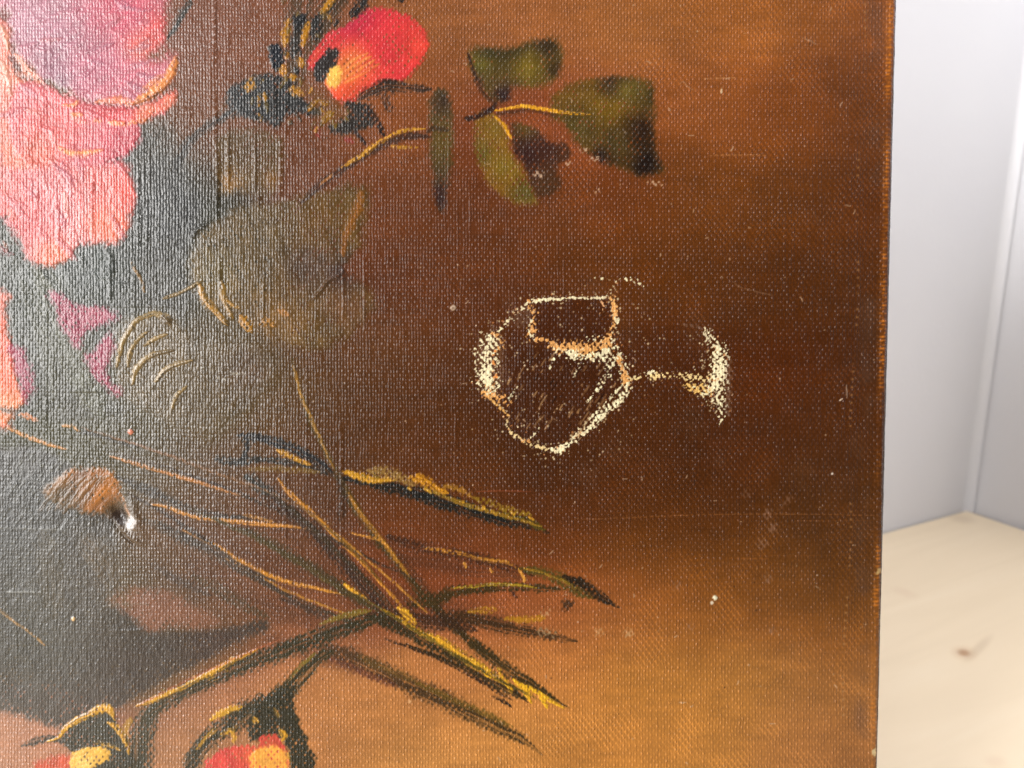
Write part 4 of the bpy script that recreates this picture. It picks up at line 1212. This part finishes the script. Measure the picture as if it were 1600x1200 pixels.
# deep narrow fold, steep on its left, with a raised lip on the right
ang = math.radians(55)
ux, uy = dx * math.cos(ang) + dy * math.sin(ang), -dx * math.sin(ang) + dy * math.cos(ang)
HGT -= 5 * np.exp(-((PX - 180) / 30.0) ** 2 - ((PY - 796) / 36.0) ** 2)
HGT -= 6 * np.exp(-((PX - 186 - (PY - 806) * 0.4) / 8.0) ** 2 - ((PY - 806) / 15.0) ** 2)
HGT += 4.0 * np.exp(-((PX - 208 - (PY - 800) * 0.3) / 10.0) ** 2 - ((PY - 800) / 30.0) ** 2)
ridge([(172,812),(184,828),(198,842),(212,853)], 3, -2.0)
ridge([(178,812),(192,828),(206,840),(222,850)], 4, 1.5)
dent = part('dent')
dmask = np.exp(-((PX - 188) / 22.0) ** 2 - ((PY - 800) / 24.0) ** 2) > 0.5
LAB[dmask] = dent
blob([(172,808),(182,798),(190,794),(197,810),(193,820),(182,816)], (46,28,18), dent, soft=4, rough=4, op=0.75)  # shade of the fold darkened into the colour
blob([(199,806),(207,803),(214,812),(209,822),(200,826),(195,818)], (232,232,236), dent, soft=4, rough=3, op=0.85, dry=0)  # white chip that also paints in the highlight on the lip
stroke([(190,776),(196,792),(202,806)], [3,4,4], (206,150,110), dent, op=0.7)
WAMP *= 1 - 0.6 * np.exp(-((PX - 200) / 26.0) ** 2 - ((PY - 795) / 36.0) ** 2)

# ------------------------------------------------------------------ sheet geometry
np.clip(COL, 0.012, 1.0, out=COL)
ALB = s2l(COL) * 0.55
th = np.clip((A - (A_EDGE - RAD)) / RAD, 0, math.pi / 2)
flat = A <= (A_EDGE - RAD)
baseX = np.where(flat, A, A_EDGE - RAD + RAD * np.sin(th))
baseZ = np.where(flat, 0.0, -RAD + RAD * np.cos(th))
nX = np.where(flat, 0.0, np.sin(th))
nZ = np.where(flat, 1.0, np.cos(th))
hm = HGT * S * 0.8
LX = baseX + nX * hm
LN = baseZ + nZ * hm
LB = B.copy()
# local frame of the painting: x right, y = into the picture (away from the viewer), z up along the canvas, origin at its base
POS = np.stack([LX, -LN, LB - B_BOT], axis=-1)
du = np.gradient(POS, axis=1)
dv = np.gradient(POS, axis=0)
NRM = np.cross(du, dv)
NRM /= np.linalg.norm(NRM, axis=-1, keepdims=True) + 1e-12

painting = empty('painting')
painting['label'] = 'unframed oil painting of roses on brown canvas with pale ring of flaked paint'
painting['category'] = 'painting'
base = P0 + UP * B_BOT
painting.matrix_world = Matrix((
    (1, 0, 0, base.x), (0, -NR.y, UP.y, base.y), (0, -NR.z, UP.z, base.z), (0, 0, 0, 1)))

pos = POS.reshape(-1, 3).astype(np.float32)
nrm = NRM.reshape(-1, 3).astype(np.float32)
colr = np.concatenate([ALB.reshape(-1, 3), np.ones((NB * NA, 1))], axis=1).astype(np.float32)
body_ = (0.25 + 0.75 * sstep(620, 150, PX) * (0.55 + 0.45 * sstep(900, 700, PY))) * (0.6 + 0.8 * fbm(PX, PY, 90, 95, 2))
thr_ = np.stack([TU, TV, body_], -1).reshape(-1, 3).astype(np.float32)
SPC *= (0.24 + 0.84 * sstep(660, 120, PX)) * (0.75 + 0.5 * fbm(PX, PY, 110, 97, 3))
ROU += 0.09 * sstep(520, 60, PX)          # bloomed, slightly milky varnish
fin = np.stack([WAMP * (1 - 0.22 * sstep(420, 60, PX)), np.clip(ROU + 0.10 * (fbm(PX, PY, 40, 91, 3) - 0.5), 0.2, 0.95), SPC], -1).reshape(-1, 3).astype(np.float32)
idx = np.arange(NB * NA).reshape(NB, NA)
quads = np.stack([idx[:-1, :-1], idx[:-1, 1:], idx[1:, 1:], idx[1:, :-1]], -1).reshape(-1, 4)
qlab = LAB[:-1, :-1].reshape(-1)

def sheet_part(name, q, parent):
    used, inv = np.unique(q.reshape(-1), return_inverse=True)
    nf = len(q)
    me = bpy.data.meshes.new(name)
    me.vertices.add(len(used))
    me.vertices.foreach_set('co', pos[used].reshape(-1))
    me.loops.add(nf * 4)
    me.loops.foreach_set('vertex_index', inv.astype(np.int32).reshape(-1))
    me.polygons.add(nf)
    me.polygons.foreach_set('loop_start', np.arange(0, nf * 4, 4, dtype=np.int32))
    me.polygons.foreach_set('use_smooth', np.ones(nf, dtype=bool))
    me.update(calc_edges=True)
    a = me.attributes.new('paint', 'FLOAT_COLOR', 'POINT')
    a.data.foreach_set('color', colr[used].reshape(-1))
    a = me.attributes.new('thread', 'FLOAT_VECTOR', 'POINT')
    a.data.foreach_set('vector', thr_[used].reshape(-1))
    a = me.attributes.new('finish', 'FLOAT_VECTOR', 'POINT')
    a.data.foreach_set('vector', fin[used].reshape(-1))
    me.normals_split_custom_set_from_vertices(nrm[used])
    me.materials.append(M_PAINT)
    return link(bpy.data.objects.new(name, me), parent)

objs = {}
for i, (nm, par) in enumerate(PARTS):
    q = quads[qlab == i]
    has_kids = any(p_ == i for _, p_ in PARTS)
    par_o = painting if par is None else objs[par]
    if len(q) == 0:
        if has_kids:
            objs[i] = empty(nm, par_o)
        continue
    objs[i] = sheet_part(nm, q, par_o)

# folded sides of the linen and the wooden stretcher behind it
def boxo(name, x0, x1, y0, y1, z0, z1, mat, parent):
    v = [(x, y, z) for x in (x0, x1) for y in (y0, y1) for z in (z0, z1)]
    f = [(0, 1, 3, 2), (4, 6, 7, 5), (0, 4, 5, 1), (2, 3, 7, 6), (0, 2, 6, 4), (1, 5, 7, 3)]
    return mesh_obj(name, v, f, mat, parent)
HT = B_TOP - B_BOT
def mat_raw():
    k = NT('brown_linen_edge')
    tc = k.n('ShaderNodeTexCoord')
    nz = k.n('ShaderNodeTexNoise')
    nz.inputs['Scale'].default_value = 900
    k.l(tc.outputs['Object'], nz.inputs['Vector'])
    r = k.n('ShaderNodeValToRGB')
    r.color_ramp.elements[0].color = (0.035, 0.02, 0.012, 1)
    r.color_ramp.elements[1].color = (0.10, 0.055, 0.025, 1)
    k.l(nz.outputs['Fac'], r.inputs['Fac'])
    k.l(r.outputs['Color'], k.b.inputs['Base Color'])
    k.b.inputs['Roughness'].default_value = 0.8
    return k.m
M_RAW = mat_raw()
t_ = 0.0006
boxo('folded_edge', A_EDGE - t_, A_EDGE, RAD, THICK, 0, HT, M_RAW, painting)
boxo('folded_edge', A_LEFT - t_, A_LEFT, 0.0, THICK, 0, HT, M_RAW, painting)
boxo('folded_edge', A_LEFT, A_EDGE - t_ * 1.2, 0.0023, THICK, HT, HT + t_, M_RAW, painting)
boxo('folded_edge', A_LEFT, A_EDGE - t_ * 1.2, 0.0023, THICK, -0.0003, t_, M_RAW, painting)
bw = 0.034
y0_, y1_ = 0.006, THICK - 0.0005
boxo('stretcher_bar', A_EDGE - t_ * 1.5 - bw, A_EDGE - t_ * 1.5, y0_, y1_, 0.0012, HT - 0.001, M_PINE, painting)
boxo('stretcher_bar', A_LEFT + t_ * 0.5, A_LEFT + t_ * 0.5 + bw, y0_, y1_, 0.0012, HT - 0.001, M_PINE, painting)
boxo('stretcher_bar', A_LEFT + bw + 0.001, A_EDGE - bw - 0.002, y0_, y1_, 0.0012, bw, M_PINE, painting)
boxo('stretcher_bar', A_LEFT + bw + 0.001, A_EDGE - bw - 0.002, y0_, y1_, HT - bw - 0.001, HT - 0.001, M_PINE, painting)
